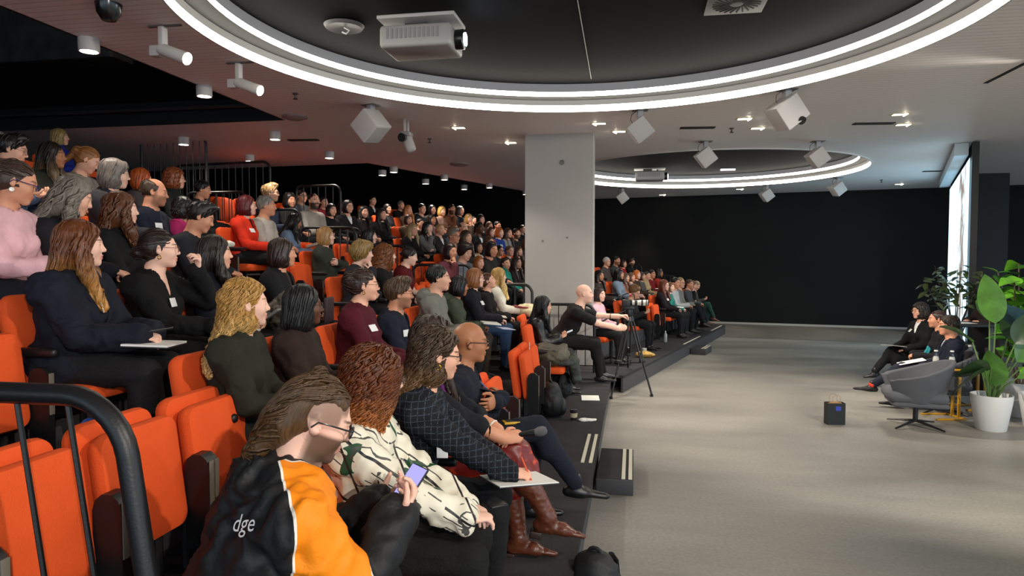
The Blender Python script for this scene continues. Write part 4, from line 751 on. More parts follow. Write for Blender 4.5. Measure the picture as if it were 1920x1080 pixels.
PEOPLE=[
('A',1,2.03,0.02,dict(id='orange',sex='m')),
('A',1,2.49,0.04,dict(id='pattern',sex='f')),
('A',1,3.38,0.01,dict(id='tweed',sex='f')),
('A',1,3.33,0.17,dict(id='scarf',sex='f')),
('A',1,4.11,0.01,dict(id='suit',sex='m')),
('A',1,7.59,0.01,dict(id='leather',sex='f')),
('A',1,14.36,-0.17,dict(id='operator',sex='m')),
('A',2,3.15,-0.00,dict(sex='f',hair='halfup',hc='a57c40',tip='dcb878',tc='26271f',neck='collar',hem=0.03,lod='near',rel=0.12,skin='p',topname='jacket',label='person with curly half-up blonde hair in a dark olive jacket')),
('A',2,3.76,-0.05,dict(sex='f',hair='lob',hc='0c0b0c',tc='2c1f1c',lod='near',rel=0.08,skin='d',glasses='thin',topname='sweater',bulk=1.08,label='person with shoulder-length black hair and round glasses in a brown top')),
('A',2,4.67,0.04,dict(sex='f',hair='updo',hc='2c1a14',tc='4a0d1c',lod='near',rel=0.05,skin='l',glasses='thin',badge=True,bulk=1.1,ear='drop',label='person in a burgundy sweater with pinned-up dark brown hair and glasses')),
('A',2,5.42,-0.06,dict(sex='m',hair='quiff',hc='4a3627',tc='161b2a',neck='v',inner=True,innerc='20242c',lod='near',rel=0.08,skin='m',glasses='thin',beard=0.55,badge=True,topname='jacket',label='person with short brown hair, stubble and glasses in a navy blazer')),
('A',2,6.59,0.04,dict(sex='m',hair='short',hc='141210',tc='77776f',lod='mid',rel=0.0,skin='l',hood=True,neck='crew',wr=1.8,topname='hooded_jacket',label='person with short black hair in a frayed grey hooded jacket')),
('A',2,7.43,-0.07,dict(sex='f',hair='bob',hc='0e0c0d',tc='424a3c',lod='mid',rel=0.3,skin='t',hood=True,wr=1.6,pose='write',pitch=0.1,lc='3c342c',topname='padded_jacket',label='person with a black bob in a puffy sage green jacket')),
('A',2,8.22,-0.00,dict(sex='f',hair='bob',hc='8a5734',tc='16161e',lod='mid',rel=0.05,skin='p',glasses='thick',gc='4a2020',badge=True,lc='2d4668',label='person with a ginger-brown bob, glasses and purple scarf in a black top')),
('A',2,8.95,-0.06,dict(sex='f',hair='updo',hc='4a3020',tc='151517',lod='mid',rel=-0.1,pitch=-0.25,skin='l',label='person with brown hair gazing upward behind the ginger-brown bob')),
('A',2,9.72,-0.01,dict(sex='f',hair='long',hc='a8854e',tip='d8bc7a',tc='d9d4c4',lod='mid',rel=0.35,skin='p',label='person with long straight blonde hair over a cream top near the aisle')),
('A',3,3.12,0.01,dict(id='navycoat',sex='f')),
('A',3,3.70,0.00,dict(id='chignon',sex='f')),
('A',3,4.28,-0.02,dict(sex='f',hair='long',hc='1f1714',tc='0f121c',lod='near',rel=0.1,skin='l',ear='drop',pose='fold',label='person with long dark hair tucked behind the ear in a navy top')),
('A',3,5.20,-0.01,dict(sex='f',hair='bobside',hc='2a1b16',tc='131318',neck='v',inner=True,innerc='3a2a24',lod='mid',rel=0.05,skin='m',topname='jacket',label='person with a dark brown bob in a black jacket beside an empty seat')),
('A',3,6.88,0.01,dict(sex='f',hair='mop',hc='84683a',tc='24242a',lod='mid',rel=0.0,pitch=0.1,pose='chin',skin='p',label='person with a tousled short blond mop resting chin on fist')),
('A',3,7.60,-0.01,dict(sex='f',hair='curlylong',hc='6b3c1a',tc='141416',lod='mid',rel=0.15,skin='p',label='person with a huge mass of curly ginger-brown hair in black')),
('A',3,8.43,-0.02,dict(sex='f',hair='short',hc='1c1312',tc='5a1018',lod='mid',rel=0.05,skin='p',sleeve=0.12,bare=True,pose='write',pitch=0.25,topname='sleeveless_top',label='person with short dark hair and bare arms in a dark red sleeveless top')),
('A',4,3.64,0.12,dict(sex='f',hair='updo',hc='3a2a22',tc='e4b4bb',lod='mid',rel=-0.1,skin='m',glasses='thick',gc='2a2a5a',neck='shirt',ear='disc',pose='write',pitch=0.3,topname='shirt',lc='20242e',wr=1.5,label='person in a pink shirt with a round white earring and thick glasses')),
('A',4,4.08,0.07,dict(sex='f',hair='longwavy',hc='6d675f',tc='1a1a20',lod='mid',rel=0.0,pitch=0.35,skin='l',pose='write',label='person with long wavy grey hair bent over in a dark top')),
('A',4,4.52,0.02,dict(sex='f',hair='longwavy',hc='52301c',tc='121214',lod='mid',rel=0.15,skin='p',topname='jacket',neck='collar',label='person with wavy reddish brown hair in a black jacket')),
('A',4,5.46,0.02,dict(sex='m',hair='quiff',hc='1b1714',tc='1d1f26',lod='mid',rel=0.0,pitch=0.4,skin='m',pose='write',label='person with short black hair in a charcoal tee looking down')),
('A',4,7.96,-0.06,dict(sex='f',hair='bob',hc='9c7648',tip='b8905c',tc='363a33',lod='mid',rel=0.05,skin='p',glasses='thin',pose='cross',neck='collar',topname='tweed_jacket',bulk=1.12,label='person with a strawberry blonde bob in a grey-green tweed jacket')),
('A',4,9.37,-0.01,dict(sex='f',hair='bob',hc='0d0c0e',tc='1a1a1c',lod='mid',rel=0.0,skin='p',label='person with a black bob framed by orange seats in front of rail')),
('A',5,5.55,0.14,dict(sex='f',hair='bobfringe',hc='6a625c',tc='333236',lod='mid',rel=-0.05,pitch=0.1,skin='p',neck='shirt',glasses='thin',label='person with a short grey fringe and white collar in a dark cardigan')),
('A',5,6.07,0.02,dict(sex='m',hair='balding',hc='3a2c22',tc='141a2a',lod='mid',rel=-0.05,pitch=0.12,skin='m',beard=0.4,neck='collar',bulk=1.15,headscale=1.06,topname='fleece_jacket',badge=True,label='person with receding dark hair in a navy fleece leaning forward')),
('A',5,6.52,-0.10,dict(sex='f',hair='curlybob',hc='161314',tc='b02a64',lod='mid',rel=0.1,skin='m',label='person with dark curly hair in a magenta top')),
('A',5,7.72,0.02,dict(sex='f',hair='bob',hc='4a1216',tc='d03018',neck='v',inner=True,innerc='141416',lod='mid',rel=-0.1,skin='p',glasses='thin',topname='cardigan',badge=True,label='person with dark red bob hair and glasses in a bright orange-red cardigan')),
('A',5,8.17,0.05,dict(sex='m',hair='short',hc='7d7872',tc='bdb6aa',lod='mid',rel=-0.15,skin='m',sleeve=0.32,bare=True,topname='tee_shirt',label='person with grey hair in an off-white short-sleeved tee')),
('A',5,8.92,-0.11,dict(sex='f',hair='long',hc='181213',tc='6d8099',lod='mid',rel=0.2,pitch=0.3,skin='t',pose='write',topname='denim_jacket',label='person with long dark hair in a pale denim jacket reading a notebook')),
('A',6,5.39,0.07,dict(sex='m',hair='quiff',hc='181414',tc='4a5c74',lod='mid',rel=-0.2,pitch=0.25,skin='l',glasses='thin',pose='phone',bulk=1.1,label='person with black combed hair and thin glasses in a blue shirt, far left')),
('A',6,5.83,0.08,dict(sex='f',hair='long',hc='221a16',tip='7a6446',tc='252720',lod='mid',rel=-0.35,skin='t',topname='jacket',label='person with very long dark hair fading to blonde')),
('A',6,6.27,0.10,dict(sex='f',hair='pony',hc='8a5a30',tc='8d887e',lod='mid',rel=-0.1,pitch=0.55,skin='l',pose='write',label='person with a ginger ponytail looking down in a grey coat')),
('A',6,7.06,0.00,dict(sex='f',hair='bob',hc='a04a1e',tc='2a2526',lod='mid',rel=0.5,skin='p',label='person with bright copper hair mostly hidden behind the navy fleece')),
('A',6,7.64,0.07,dict(sex='f',hair='curlybob',hc='7a3f22',tc='1e2220',lod='mid',rel=-0.1,skin='l',glasses='thin',neck='turtle',label='person with red curly hair and a dark green scarf near the back')),
('A',6,8.19,-0.01,dict(sex='f',hair='short',hc='121114',tc='232327',lod='mid',rel=-0.2,pitch=0.2,skin='m',label='person with glossy black hair looking down behind the magenta top')),
('A',6,9.90,0.11,dict(sex='m',hair='quiff',hc='9c7a52',tc='2c3446',lod='mid',rel=-0.15,skin='l',glasses='thick',beard=0.4,label='person with swept-back sandy hair behind the off-white tee')),
('A',7,6.12,-0.01,dict(sex='f',hair='bob',hc='6d6862',tc='3c465a',lod='far',rel=-0.2,skin='l',label='person with grey hair cut off by the left picture edge')),
('A',9,8.85,0.01,dict(sex='f',hair='bob',hc='9a8050',tc='1c2a86',lod='mid',rel=-0.1,skin='l',neck='turtle',label='person with blonde hair wrapped in a bright blue scarf at the back')),
('B',1,0.90,-0.04,dict(label='person with dark hair in a pale pink blouse beside the camera tripod',hair='bob',hc='22140f',tc='d6b0bc',sex='f',skin='p',pose='lap',lod='far')),
('B',1,2.86,-0.08,dict(label='person with sandy hair and glasses leaning over in black, front far row',hair='shortwavy',hc='6a4c2e',tc='1a1a1c',sex='m',skin='l',pose='phone',lod='far',glasses='thin',pitch=0.35)),
('B',1,5.09,-0.03,dict(label='person with red-brown hair and glasses in black with a badge',hair='longwavy',hc='5a2818',tc='17131a',sex='f',skin='p',pose='lap',lod='far',glasses='thick',badge=True)),
('B',1,5.62,-0.09,dict(label='person with brown hair in a teal top, front far row',hair='bob',hc='5a3c26',tc='2a7a70',sex='f',skin='p',pose='lap',lod='far',lc='1c1c1e')),
('B',1,6.12,-0.01,dict(label='person with dark hair in a white shirt, front far row',hair='short',hc='16120f',tc='b4b4b4',sex='m',skin='m',pose='lap',lod='far')),
('B',1,6.60,-0.02,dict(label='person with fair hair and glasses in a grey suit, front far row',hair='short',hc='8a7050',tc='7c7a74',sex='m',skin='l',pose='lap',lod='far',glasses='thick',legs='cross')),
('B',1,7.60,-0.08,dict(label='person with brown hair in a grey jacket, front far row',hair='short',hc='3a261a',tc='44464a',sex='m',skin='m',pose='lap',lod='far',hx=0.08)),
('B',1,8.02,-0.12,dict(label='person bent forward with brown hair, chin in hand, in black',hair='bob',hc='5c4028',tc='141416',sex='f',skin='l',pose='chin',lod='far',pitch=0.3,legs='fwd',hx=0.2)),
('B',1,8.42,-0.14,dict(label='person at the far end with crossed green-trousered legs holding a phone',hair='short',hc='8a7458',tc='3c3a36',sex='m',skin='l',pose='phone',lod='far',legs='cross',lc='24453a',shoe='6a3630',hx=0.1)),
('B',2,3.53,-0.09,dict(label='person with dark hair and an orange scarf beside the column',hair='longside',hc='1a1210',tc='3a302c',sex='f',skin='m',pose='lap',lod='far')),
('B',2,4.85,-0.09,dict(label='person with dark curly hair in a pale blue denim shirt',hair='curlylong',hc='15100f',tc='76879a',sex='f',skin='m',pose='lap',lod='far')),
('B',2,5.29,-0.17,dict(label='person with brown hair in a printed blouse',hair='longwavy',hc='4a3426',tc='96604c',sex='f',skin='l',pose='lap',lod='far')),
('B',2,5.73,-0.17,dict(label='person with a pink top and cream scarf',hair='bob',hc='5a4030',tc='b0908a',sex='f',skin='l',pose='lap',lod='far')),
('B',2,6.17,-0.12,dict(label='person with bright orange bobbed hair, right block',hair='bob',hc='b05a20',tc='3c2c24',sex='f',skin='p',pose='lap',lod='far')),
('B',2,6.61,-0.17,dict(label='person in a grey sweater behind the leaning sandy-haired one',hair='bob',hc='3c2c22',tc='5c5c58',sex='f',skin='l',pose='lap',lod='far')),
('B',2,7.05,-0.16,dict(label='person with dark hair and a grey scarf over a yellow top',hair='lowbun',hc='2a1c18',tc='c0a47c',sex='f',skin='l',pose='lap',lod='far',neck='turtle')),
('B',2,7.49,-0.13,dict(label='person with black hair in a dark red jumper',hair='short',hc='141012',tc='7c1a20',sex='m',skin='m',pose='lap',lod='far')),
('B',2,8.26,-0.12,dict(label='person with voluminous black hair in a rust red coat',hair='curlylong',hc='121012',tc='9a2e28',sex='f',skin='t',pose='lap',lod='far')),
('B',3,-0.62,0.06,dict(label='person with dark hair propping the cheek on a hand',hair='bob',hc='170f10',tc='5a2a34',sex='f',skin='m',pose='chin',lod='far')),
('B',3,-0.18,0.06,dict(label='person with thick dark hair and head bowed in a grey blazer',hair='mop',hc='1f1512',tc='6c727a',sex='m',skin='l',pose='lap',lod='far',pitch=0.3)),
('B',3,0.26,-0.11,dict(label='person with copper hair just behind the near aisle rail',hair='bob',hc='8a4c22',tc='4a3a30',sex='f',skin='l',pose='lap',lod='far')),
('B',3,0.70,0.11,dict(label='person with black hair in a dark dress reading notes',hair='bob',hc='0f0d0e',tc='24221f',sex='f',skin='m',pose='write',lod='far',pitch=0.15)),
('B',3,1.21,-0.13,dict(label='person in a bright teal top with a black scarf',hair='lowbun',hc='2a1a16',tc='1f8a78',sex='f',skin='l',pose='lap',lod='far',neck='turtle')),
('B',3,1.65,-0.12,dict(label='person with long brown hair right of the teal top',hair='long',hc='33221a',tc='2c2420',sex='f',skin='l',pose='lap',lod='far')),
('B',3,2.09,-0.17,dict(label='person with very long brown hair cut by the column, third far row',hair='longwavy',hc='4a3424',tc='3a2e28',sex='f',skin='l',pose='lap',lod='far')),
('B',3,6.70,-0.11,dict(label='person with white hair and glasses right of the column',hair='short',hc='a8a6a4',tc='4c4440',sex='m',skin='l',pose='lap',lod='far',glasses='thin')),
('B',3,7.47,-0.08,dict(label='person with a dark moustache and grey sweater right of the column',hair='short',hc='17120f',tc='3c3c3e',sex='m',skin='m',pose='lap',lod='far',beard=0.6)),
('B',3,8.06,-0.16,dict(label='person with dark hair in a bright red top right of the column',hair='bob',hc='2a1a16',tc='a01828',sex='f',skin='l',pose='lap',lod='far',badge=True)),
('B',3,8.79,-0.12,dict(label='person with a dark beard in a black rollneck, top right',hair='shortwavy',hc='1d1512',tc='131315',sex='m',skin='l',pose='lap',lod='far',beard=0.9,neck='turtle')),
('B',4,0.98,0.07,dict(label='person with grey hair and glasses in a grey suit jacket',hair='quiff',hc='6a625a',tc='5a5c60',sex='m',skin='m',pose='lap',lod='far',glasses='thick',neck='v',inner=True,innerc='a8b4c4')),
('B',4,1.42,0.06,dict(label='person with long brown wavy hair behind the white blouse',hair='longwavy',hc='3c2a20',tc='2a2624',sex='f',skin='l',pose='lap',lod='far')),
('B',4,1.86,-0.12,dict(label='person with dark hair in a cream blouse',hair='bob',hc='1a1414',tc='cfc6b4',sex='f',skin='m',pose='lap',lod='far')),
('B',4,2.30,-0.01,dict(label='person with brown hair and glasses below the salmon top',hair='bob',hc='4c3628',tc='2a2a2e',sex='f',skin='l',pose='lap',lod='far',glasses='thin')),
('B',4,2.74,-0.17,dict(label='person with black hair and glasses in a black jacket, mid far block',hair='short',hc='121012',tc='151517',sex='m',skin='m',pose='cross',lod='far',glasses='thick')),
('B',4,3.18,-0.17,dict(label='person with short sandy hair and glasses beside the black jacket',hair='short',hc='6a4e36',tc='3a3430',sex='m',skin='l',pose='lap',lod='far',glasses='thin')),
('B',4,3.62,-0.17,dict(label='person with long brown hair touching the column edge, fourth far row',hair='longwavy',hc='3f2b1e',tc='2e2622',sex='f',skin='l',pose='lap',lod='far')),
('B',4,4.06,0.02,dict(label='person with long auburn hair beside the column edge',hair='longwavy',hc='5c3a24',tc='332a26',sex='f',skin='l',pose='lap',lod='far')),
('B',5,1.04,-0.08,dict(label='person with long grey-blonde hair and glasses in black',hair='longwavy',hc='857252',tc='131315',sex='f',skin='l',pose='lap',lod='far',glasses='thin',pitch=0.15)),
('B',5,1.54,-0.03,dict(label='person pale, with black hair and a hand at the chin, in grey',hair='longside',hc='121013',tc='6a6a6c',sex='f',skin='p',pose='chin',lod='far',lod2=1)),
('B',5,1.98,-0.05,dict(label='person with tied-back blonde hair and a white shirt',hair='lowbun',hc='b08c58',tc='2a2426',sex='f',skin='l',pose='lap',lod='far',neck='v',inner=True,ear='drop')),
('B',5,2.42,-0.06,dict(label='person with a brown crop half hidden behind the grey suit',hair='short',hc='6a4226',tc='44525c',sex='m',skin='l',pose='lap',lod='far')),
('B',5,2.86,0.02,dict(label='person bald, in a dark jacket above the grey suit',hair='balding',hc='4a3a30',tc='2c3434',sex='m',skin='l',pose='lap',lod='far',neck='v',inner=True)),
('B',5,3.55,0.05,dict(label='person with dark skin and a white shirt front in the middle far rows',hair='short',hc='0f0d0d',tc='1a1b1f',sex='m',skin='d',pose='lap',lod='far',neck='v',inner=True)),
('B',5,4.06,-0.02,dict(label='person with red-brown hair in a salmon pink top',hair='bob',hc='4a2418',tc='b04a48',sex='f',skin='p',pose='lap',lod='far')),
('B',5,4.50,-0.02,dict(label='person with bright ginger hair in a royal blue top',hair='bob',hc='a85624',tc='1d3c8c',sex='f',skin='p',pose='lap',lod='far',badge=True)),
('B',5,4.94,-0.01,dict(label='person with long brown hair in a pale cardigan near the column',hair='long',hc='3a2620',tc='8a8a8c',sex='f',skin='l',pose='lap',lod='far')),
('B',5,5.38,-0.01,dict(label='person with a beard and brown hair in black near the column',hair='short',hc='3c2618',tc='1d1c1e',sex='m',skin='l',pose='lap',lod='far',beard=0.9)),
('B',6,-1.10,0.03,dict(label='person with a dark curly topknot behind the upper aisle rail',hair='curlybob',hc='1a1413',tc='1e1c1e',sex='f',skin='m',pose='lap',lod='far')),
('B',6,-0.55,0.06,dict(label='person with a full dark beard and pale shirt behind the upper rail',hair='crop',hc='241a16',tc='9a948c',sex='m',skin='l',pose='lap',lod='far',beard=1)),
('B',6,-0.11,-0.06,dict(label='person in black silhouette right of the crimson top',hair='bob',hc='100e10',tc='17171a',sex='f',skin='l',pose='lap',lod='far')),
('B',6,0.33,0.03,dict(label='person in shadow with a pale collar and glasses',hair='bobside',hc='121012',tc='17171b',sex='f',skin='l',pose='lap',lod='far',glasses='thin',neck='v',inner=True)),
('B',6,0.77,-0.04,dict(label='person with long dark hair in deep shadow at the rear',hair='long',hc='1a1412',tc='221d1d',sex='f',skin='l',pose='lap',lod='far')),
('B',6,1.32,-0.05,dict(label='person with dark hair, dim, in front of the dark grey coat',hair='long',hc='191416',tc='1a1a1c',sex='f',skin='l',pose='lap',lod='far')),
('B',6,2.20,-0.11,dict(label='person in a tan coat below the red-lit blonde at the far block',hair='bob',hc='3a2820',tc='5c4a34',sex='f',skin='l',pose='lap',lod='far')),
('B',6,2.64,-0.17,dict(label='person shadowed between the tan coat and the grey top',hair='short',hc='2a1c16',tc='2a2220',sex='m',skin='l',pose='lap',lod='far')),
('B',6,3.08,-0.06,dict(label='person with dark hair in a mauve top below the curly blonde',hair='bob',hc='1c1412',tc='7a5458',sex='f',skin='m',pose='lap',lod='far')),
('B',6,4.67,0.04,dict(label='person with fair hair raising a hand to the head',hair='bob',hc='9a7440',tc='4a3a30',sex='f',skin='l',pose='chin',lod='far')),
('B',6,5.26,0.06,dict(label='person with black hair in a white shirt and dark blazer near the back',hair='bob',hc='0d0c0e',tc='17181c',sex='f',skin='l',pose='lap',lod='far',neck='v',inner=True)),
('B',6,5.70,-0.08,dict(label='person with light brown hair looking sideways in the sixth far row',hair='bob',hc='5c4028',tc='26282c',sex='f',skin='l',pose='lap',lod='far')),
('B',6,6.14,-0.06,dict(label='person with dark short hair in the sixth far row near the column',hair='short',hc='181414',tc='202226',sex='m',skin='m',pose='lap',lod='far')),
('B',6,7.63,-0.08,dict(label='person dark haired, half hidden by the column at the back',hair='short',hc='2a1e18',tc='1e1e22',sex='m',skin='l',pose='lap',lod='far')),
('B',7,0.14,-0.05,dict(label='person with black hair and glasses in grey, high in the far block',hair='short',hc='0f0e10',tc='44474c',sex='m',skin='l',pose='lap',lod='far',glasses='thick')),
('B',7,0.72,-0.12,dict(label='person with tied black hair in a crimson top behind the upper rail',hair='lowbun',hc='161012',tc='8a2436',sex='f',skin='l',pose='lap',lod='far')),
('B',7,1.24,-0.15,dict(label='person in shadow with dark hair, left of the pale-collared one',hair='bob',hc='161214',tc='1c1c20',sex='f',skin='l',pose='lap',lod='far')),
('B',7,2.73,-0.11,dict(label='person in a dark grey coat, dim, fourth from the top right',hair='bob',hc='201a1a',tc='2a2c30',sex='f',skin='l',pose='lap',lod='far')),
('B',7,3.51,-0.08,dict(label='person with strawberry blonde hair under a red glow in the top far row',hair='long',hc='a06a3c',tc='3a2a22',sex='f',skin='l',pose='lap',lod='far')),
('B',7,4.06,-0.02,dict(label='person in a dark hoodie, alone against the black rear wall',hair='short',hc='141214',tc='1b1f26',sex='m',skin='l',pose='lap',lod='far',hood=True)),
('B',7,4.50,-0.01,dict(label='person with glossy black hair left of the curly blonde at the rear',hair='bob',hc='0e0d10',tc='3a2c2c',sex='f',skin='l',pose='lap',lod='far')),
('B',7,4.94,-0.02,dict(label='person with a short curly blonde head in the top far row',hair='curlybob',hc='b08a4c',tc='8a6a5c',sex='f',skin='l',pose='lap',lod='far')),
('B',7,5.38,0.06,dict(label='person with a dark beard, hands raised, in the top far row',hair='short',hc='1b1512',tc='7c5238',sex='m',skin='m',pose='chin',lod='far',beard=0.9)),
('B',7,5.82,0.05,dict(label='person with silver-streaked dark hair at the right end of the top row',hair='bob',hc='4c4a4c',tc='1c2028',sex='f',skin='l',pose='lap',lod='far')),
('B',7,6.51,-0.16,dict(label='person in near darkness holding a glinting pen near the back',hair='short',hc='191514',tc='151517',sex='m',skin='l',pose='lap',lod='far')),
('B',8,3.39,-0.13,dict(label='person tall with a light collar at the very top of the far block',hair='short',hc='1b1718',tc='191a1e',sex='m',skin='l',pose='lap',lod='far',neck='v',inner=True)),
('B',8,4.50,-0.16,dict(label='person with grey hair turned sideways at the dark top of the far block',hair='short',hc='6a6664',tc='18181a',sex='m',skin='l',pose='lap',lod='far')),
]
# ------------------------------------------------------------------ the audience
def ordn(i): return ['first','second','third','fourth','fifth','sixth','seventh','eighth','ninth','tenth','eleventh','twelfth','thirteenth','fourteenth','fifteenth','sixteenth','seventeenth','eighteenth','nineteenth'][i]
SEATS={}
def seat_for(bl,k,t,label,folded=False,off=0,arms=(1,1)):
    SEATS.setdefault((bl,k),[]).append(t)
    if bl=='A': return seat((AX(k)+off,t,TZ(k)),0,label,folded,arms=arms)
    p=BP(k,t,-off); return seat((p[0],p[1],TZ(k)),-BA,label,folded,arms=arms)
def place(bl,k,t,dz,kw,head_x=None,body=None):
    """head centre sits on the row's head line; the body turns part of the way with the head"""
    kw=dict(kw); rel=kw.pop('rel',-.12 if bl=='B' else 0); kw.pop('lod2',0)
    if bl=='A': hp=np.array([AX(k) if head_x is None else head_x,t,0])
    else: hp=BP(k,t); hp=np.array([hp[0],hp[1],0])
    prof=math.atan2(-hp[0],hp[1]); wy=prof+rel
    if bl=='B': wy=-BA-.16+rel; rz=-BA+.02*((k*7+int(t*10))%5-2)
    else: rz=.30*wy
    if body is not None: rz=body
    yaw=round((wy-rz)*(10 if bl=='A' else 5))/(10 if bl=='A' else 5); hxx=kw.get('hx',PO[kw.get('pose','lap')]['hx'])
    hz=1.14; 
    if kw.get('lod')=='near': hz=1.14+dz; scl=1
    else: scl=(1.14+dz)/1.14
    kw.setdefault('hz',hz); kw.setdefault('yaw',yaw); root=hp-Rz(rz)@np.array([hxx*scl,0,0]); root[2]=TZ(k)
    lab=kw.pop('label'); b,g=person(tuple(root),rz,lab,scale=scl,**kw); 
    SL=lab.split(' ',1)[1].split(); tuck=.16 if 'orange jacket' in lab else 0; seat_for(bl,k,t+tuck,'orange seat of the person '+' '.join(SL[:11]),off=tuck+float(np.dot(root-hp,[1,0,0])) if bl=='A' else -float(np.dot(root-hp,BN)))
    return b,g,root,rz
def wpt(root,rz,p): return tuple(Rz(rz)@np.array(p,float)+np.array(root))
WHO={}
for bl,k,t,dz,kw in PEOPLE:
    if 'id' in kw: continue
    r=place(bl,k,t,dz,kw); WHO[kw['label']]=r
# --- man in the black and orange jacket
ORJ=bpy.data.materials.new('panelled_jacket'); ORJ.use_nodes=True; t_=ORJ.node_tree; b_=t_.nodes['Principled BSDF']; b_.inputs['Roughness'].default_value=.6; b_.inputs['Specular IOR Level'].default_value=.35
at=nd(t_,'ShaderNodeAttribute',attribute_name='panel'); rp=nd(t_,'ShaderNodeValToRGB'); rp.color_ramp.interpolation='CONSTANT'; e0=rp.color_ramp.elements; e0[0].position=0; e0[0].color=(*lin('17181a'),1); e0[1].position=.5; e0[1].color=(*lin('e8e2d8'),1); n=e0.new(.535); n.color=(*lin('f58a0c'),1)
mr=nd(t_,'ShaderNodeMapRange'); mr.inputs['From Min'].default_value=-.1; mr.inputs['From Max'].default_value=.1; t_.links.new(at.outputs['Fac'],mr.inputs[0]); t_.links.new(mr.outputs[0],rp.inputs[0]); t_.links.new(rp.outputs[0],b_.inputs['Base Color'])
nz=nd(t_,'ShaderNodeTexNoise'); nz.inputs['Scale'].default_value=28; bu=nd(t_,'ShaderNodeBump'); bu.inputs['Strength'].default_value=.35; bu.inputs['Distance'].default_value=.01; t_.links.new(nz.outputs['Fac'],bu.inputs['Height']); t_.links.new(bu.outputs[0],b_.inputs['Normal'])
b,g,root,rz=place('A',1,2.03,.0,dict(label='person in a black and orange jacket with tied-back hair looking at a phone',sex='m',pose='phone',pitch=.42,hx=.21,bulk=1.42,top_e=.026,hair='mullet',hc='4a3520',skin='p',glasses='thick',gc='1c1e22',beard=1,shave=.75,lod='near',hood=True,wr=2.0,neck='shirt',topname='jacket',topmat=ORJ,headscale=1.04,rel=.10,hands=(((.36,.03,.80),(.65,-.45,.6),(-.5,-.3,.8),.5),((.38,-.10,.80),(.62,.40,.65),(-.6,.25,.75),.75))),body=.68)
V=g.topVF[0]; S,E_,W,_=g.arms[1]; N_=len(V)
pan=np.full(N_,.1)
def segd(A_,B_): ba=B_-A_; t=np.clip((V-A_)@ba/(ba@ba),0,1); return np.linalg.norm(V-A_-t[:,None]*ba,axis=1)
for i,sg in ((0,1),(1,-1)):
    S0,E0,W0=g.arms[i][:3]; m=V[:,1]*sg>-.02; p_=np.minimum(V[:,0]-.07,np.abs(V[:,1])-.085); df=segd(E0+(W0-E0)*.12,W0); p_=np.where(df<.14,np.minimum(p_,df-segd(S0,E0)),p_); pan=np.where(m,np.minimum(pan,p_),pan)
a=g.top.attributes.new('panel','FLOAT','POINT'); a.data.foreach_set('value',np.clip(pan,-.1,.1).astype(np.float32))
ORANGE=(b,g,root,rz)
def lettering(txt,g,body,anchor,rx,ry,size,d,mat,name='lettering'):
    cu=bpy.data.curves.new('lettering','FONT'); cu.body=txt; cu.size=size; cu.resolution_u=3; o=bpy.data.objects.new('tmp',cu); COL.objects.link(o); dg=bpy.context.evaluated_depsgraph_get(); me=bpy.data.meshes.new_from_object(o.evaluated_get(dg)); bpy.data.objects.remove(o)
    bm=bmesh.new(); bm.from_mesh(me); bmesh.ops.triangulate(bm,faces=bm.faces); bmesh.ops.subdivide_edges(bm,edges=[e for e in bm.edges if e.calc_length()>size*.15],cuts=2); bmesh.ops.triangulate(bm,faces=bm.faces)
    from mathutils.bvhtree import BVHTree
    Vt,Ft=g.topVF; tree=BVHTree.FromPolygons([tuple(q) for q in Vt],[tuple(int(i) for i in f) for f in Ft])
    d=np.array(d); P_=np.array([np.array(anchor)+np.array(rx)*v.co.x+np.array(ry)*v.co.y for v in bm.verts]); T_=[]
    for p in P_: h_=tree.ray_cast(Vector(p-d*.1),Vector(d)); T_.append(h_[3] if h_[0] is not None else np.nan)
    T_=np.array(T_); A_=np.array([(1,v.co.x,v.co.y) for v in bm.verts]); ok=~np.isnan(T_); c_=np.linalg.lstsq(A_[ok],T_[ok],rcond=None)[0]; fit=A_@c_; lift=max(0,np.max((fit-T_)[ok]))+.002   # a flat print lying just on the cloth
    for v,p,t in zip(bm.verts,P_,fit): v.co=Vector(p-d*.1+d*(t-lift))
    bm.to_mesh(me); bm.free(); me.materials.clear(); me.materials.append(mat); return ob(name,me,body)
NN=n_((-.84,-.42,.32)); rx=np.array([.875,-.48,.0]); rx=n_(rx-NN*(rx@NN)); ry=np.cross(NN,rx)
lettering('dge',g,b,np.array([-.02,-.195,.90])-rx*.048-ry*.012+NN*.06,rx,ry,.068,-NN,M('print_white','e8e8e8',.6))
def phone(loc,R,label,scr='5a5578',body='17171a',emit=.6):
    e=empty('smartphone',loc,0,label,'phone'); b=MB(); b.rbox((0,0,0),(.075,.155,.009),.004,R=R); b.obj('case',M('phone_case',body,.3),e); b=MB(); b.box(np.array(R)@np.array([0,0,.0048]),(.068,.146,.0006),R); b.obj('screen',emis('phone_screen_'+scr,lin(scr),emit) if emit else M('screen_dark','101014',.1),e,smooth=False); return e
def frame(nrm,up): z=n_(nrm); x=n_(np.cross(up,z)); y=np.cross(z,x); return np.stack([x,y,z],1)
hd=n_(g.arms[1][3][1]); pw=wpt(root,rz,g.arms[1][2]+hd*.10+np.array([.0,.02,.02])); phone(pw,Rz(rz)@frame((-.62,-.40,.65),(.55,.1,.8)),'smartphone with lit violet screen held by the person in orange and black','8f8ac8')
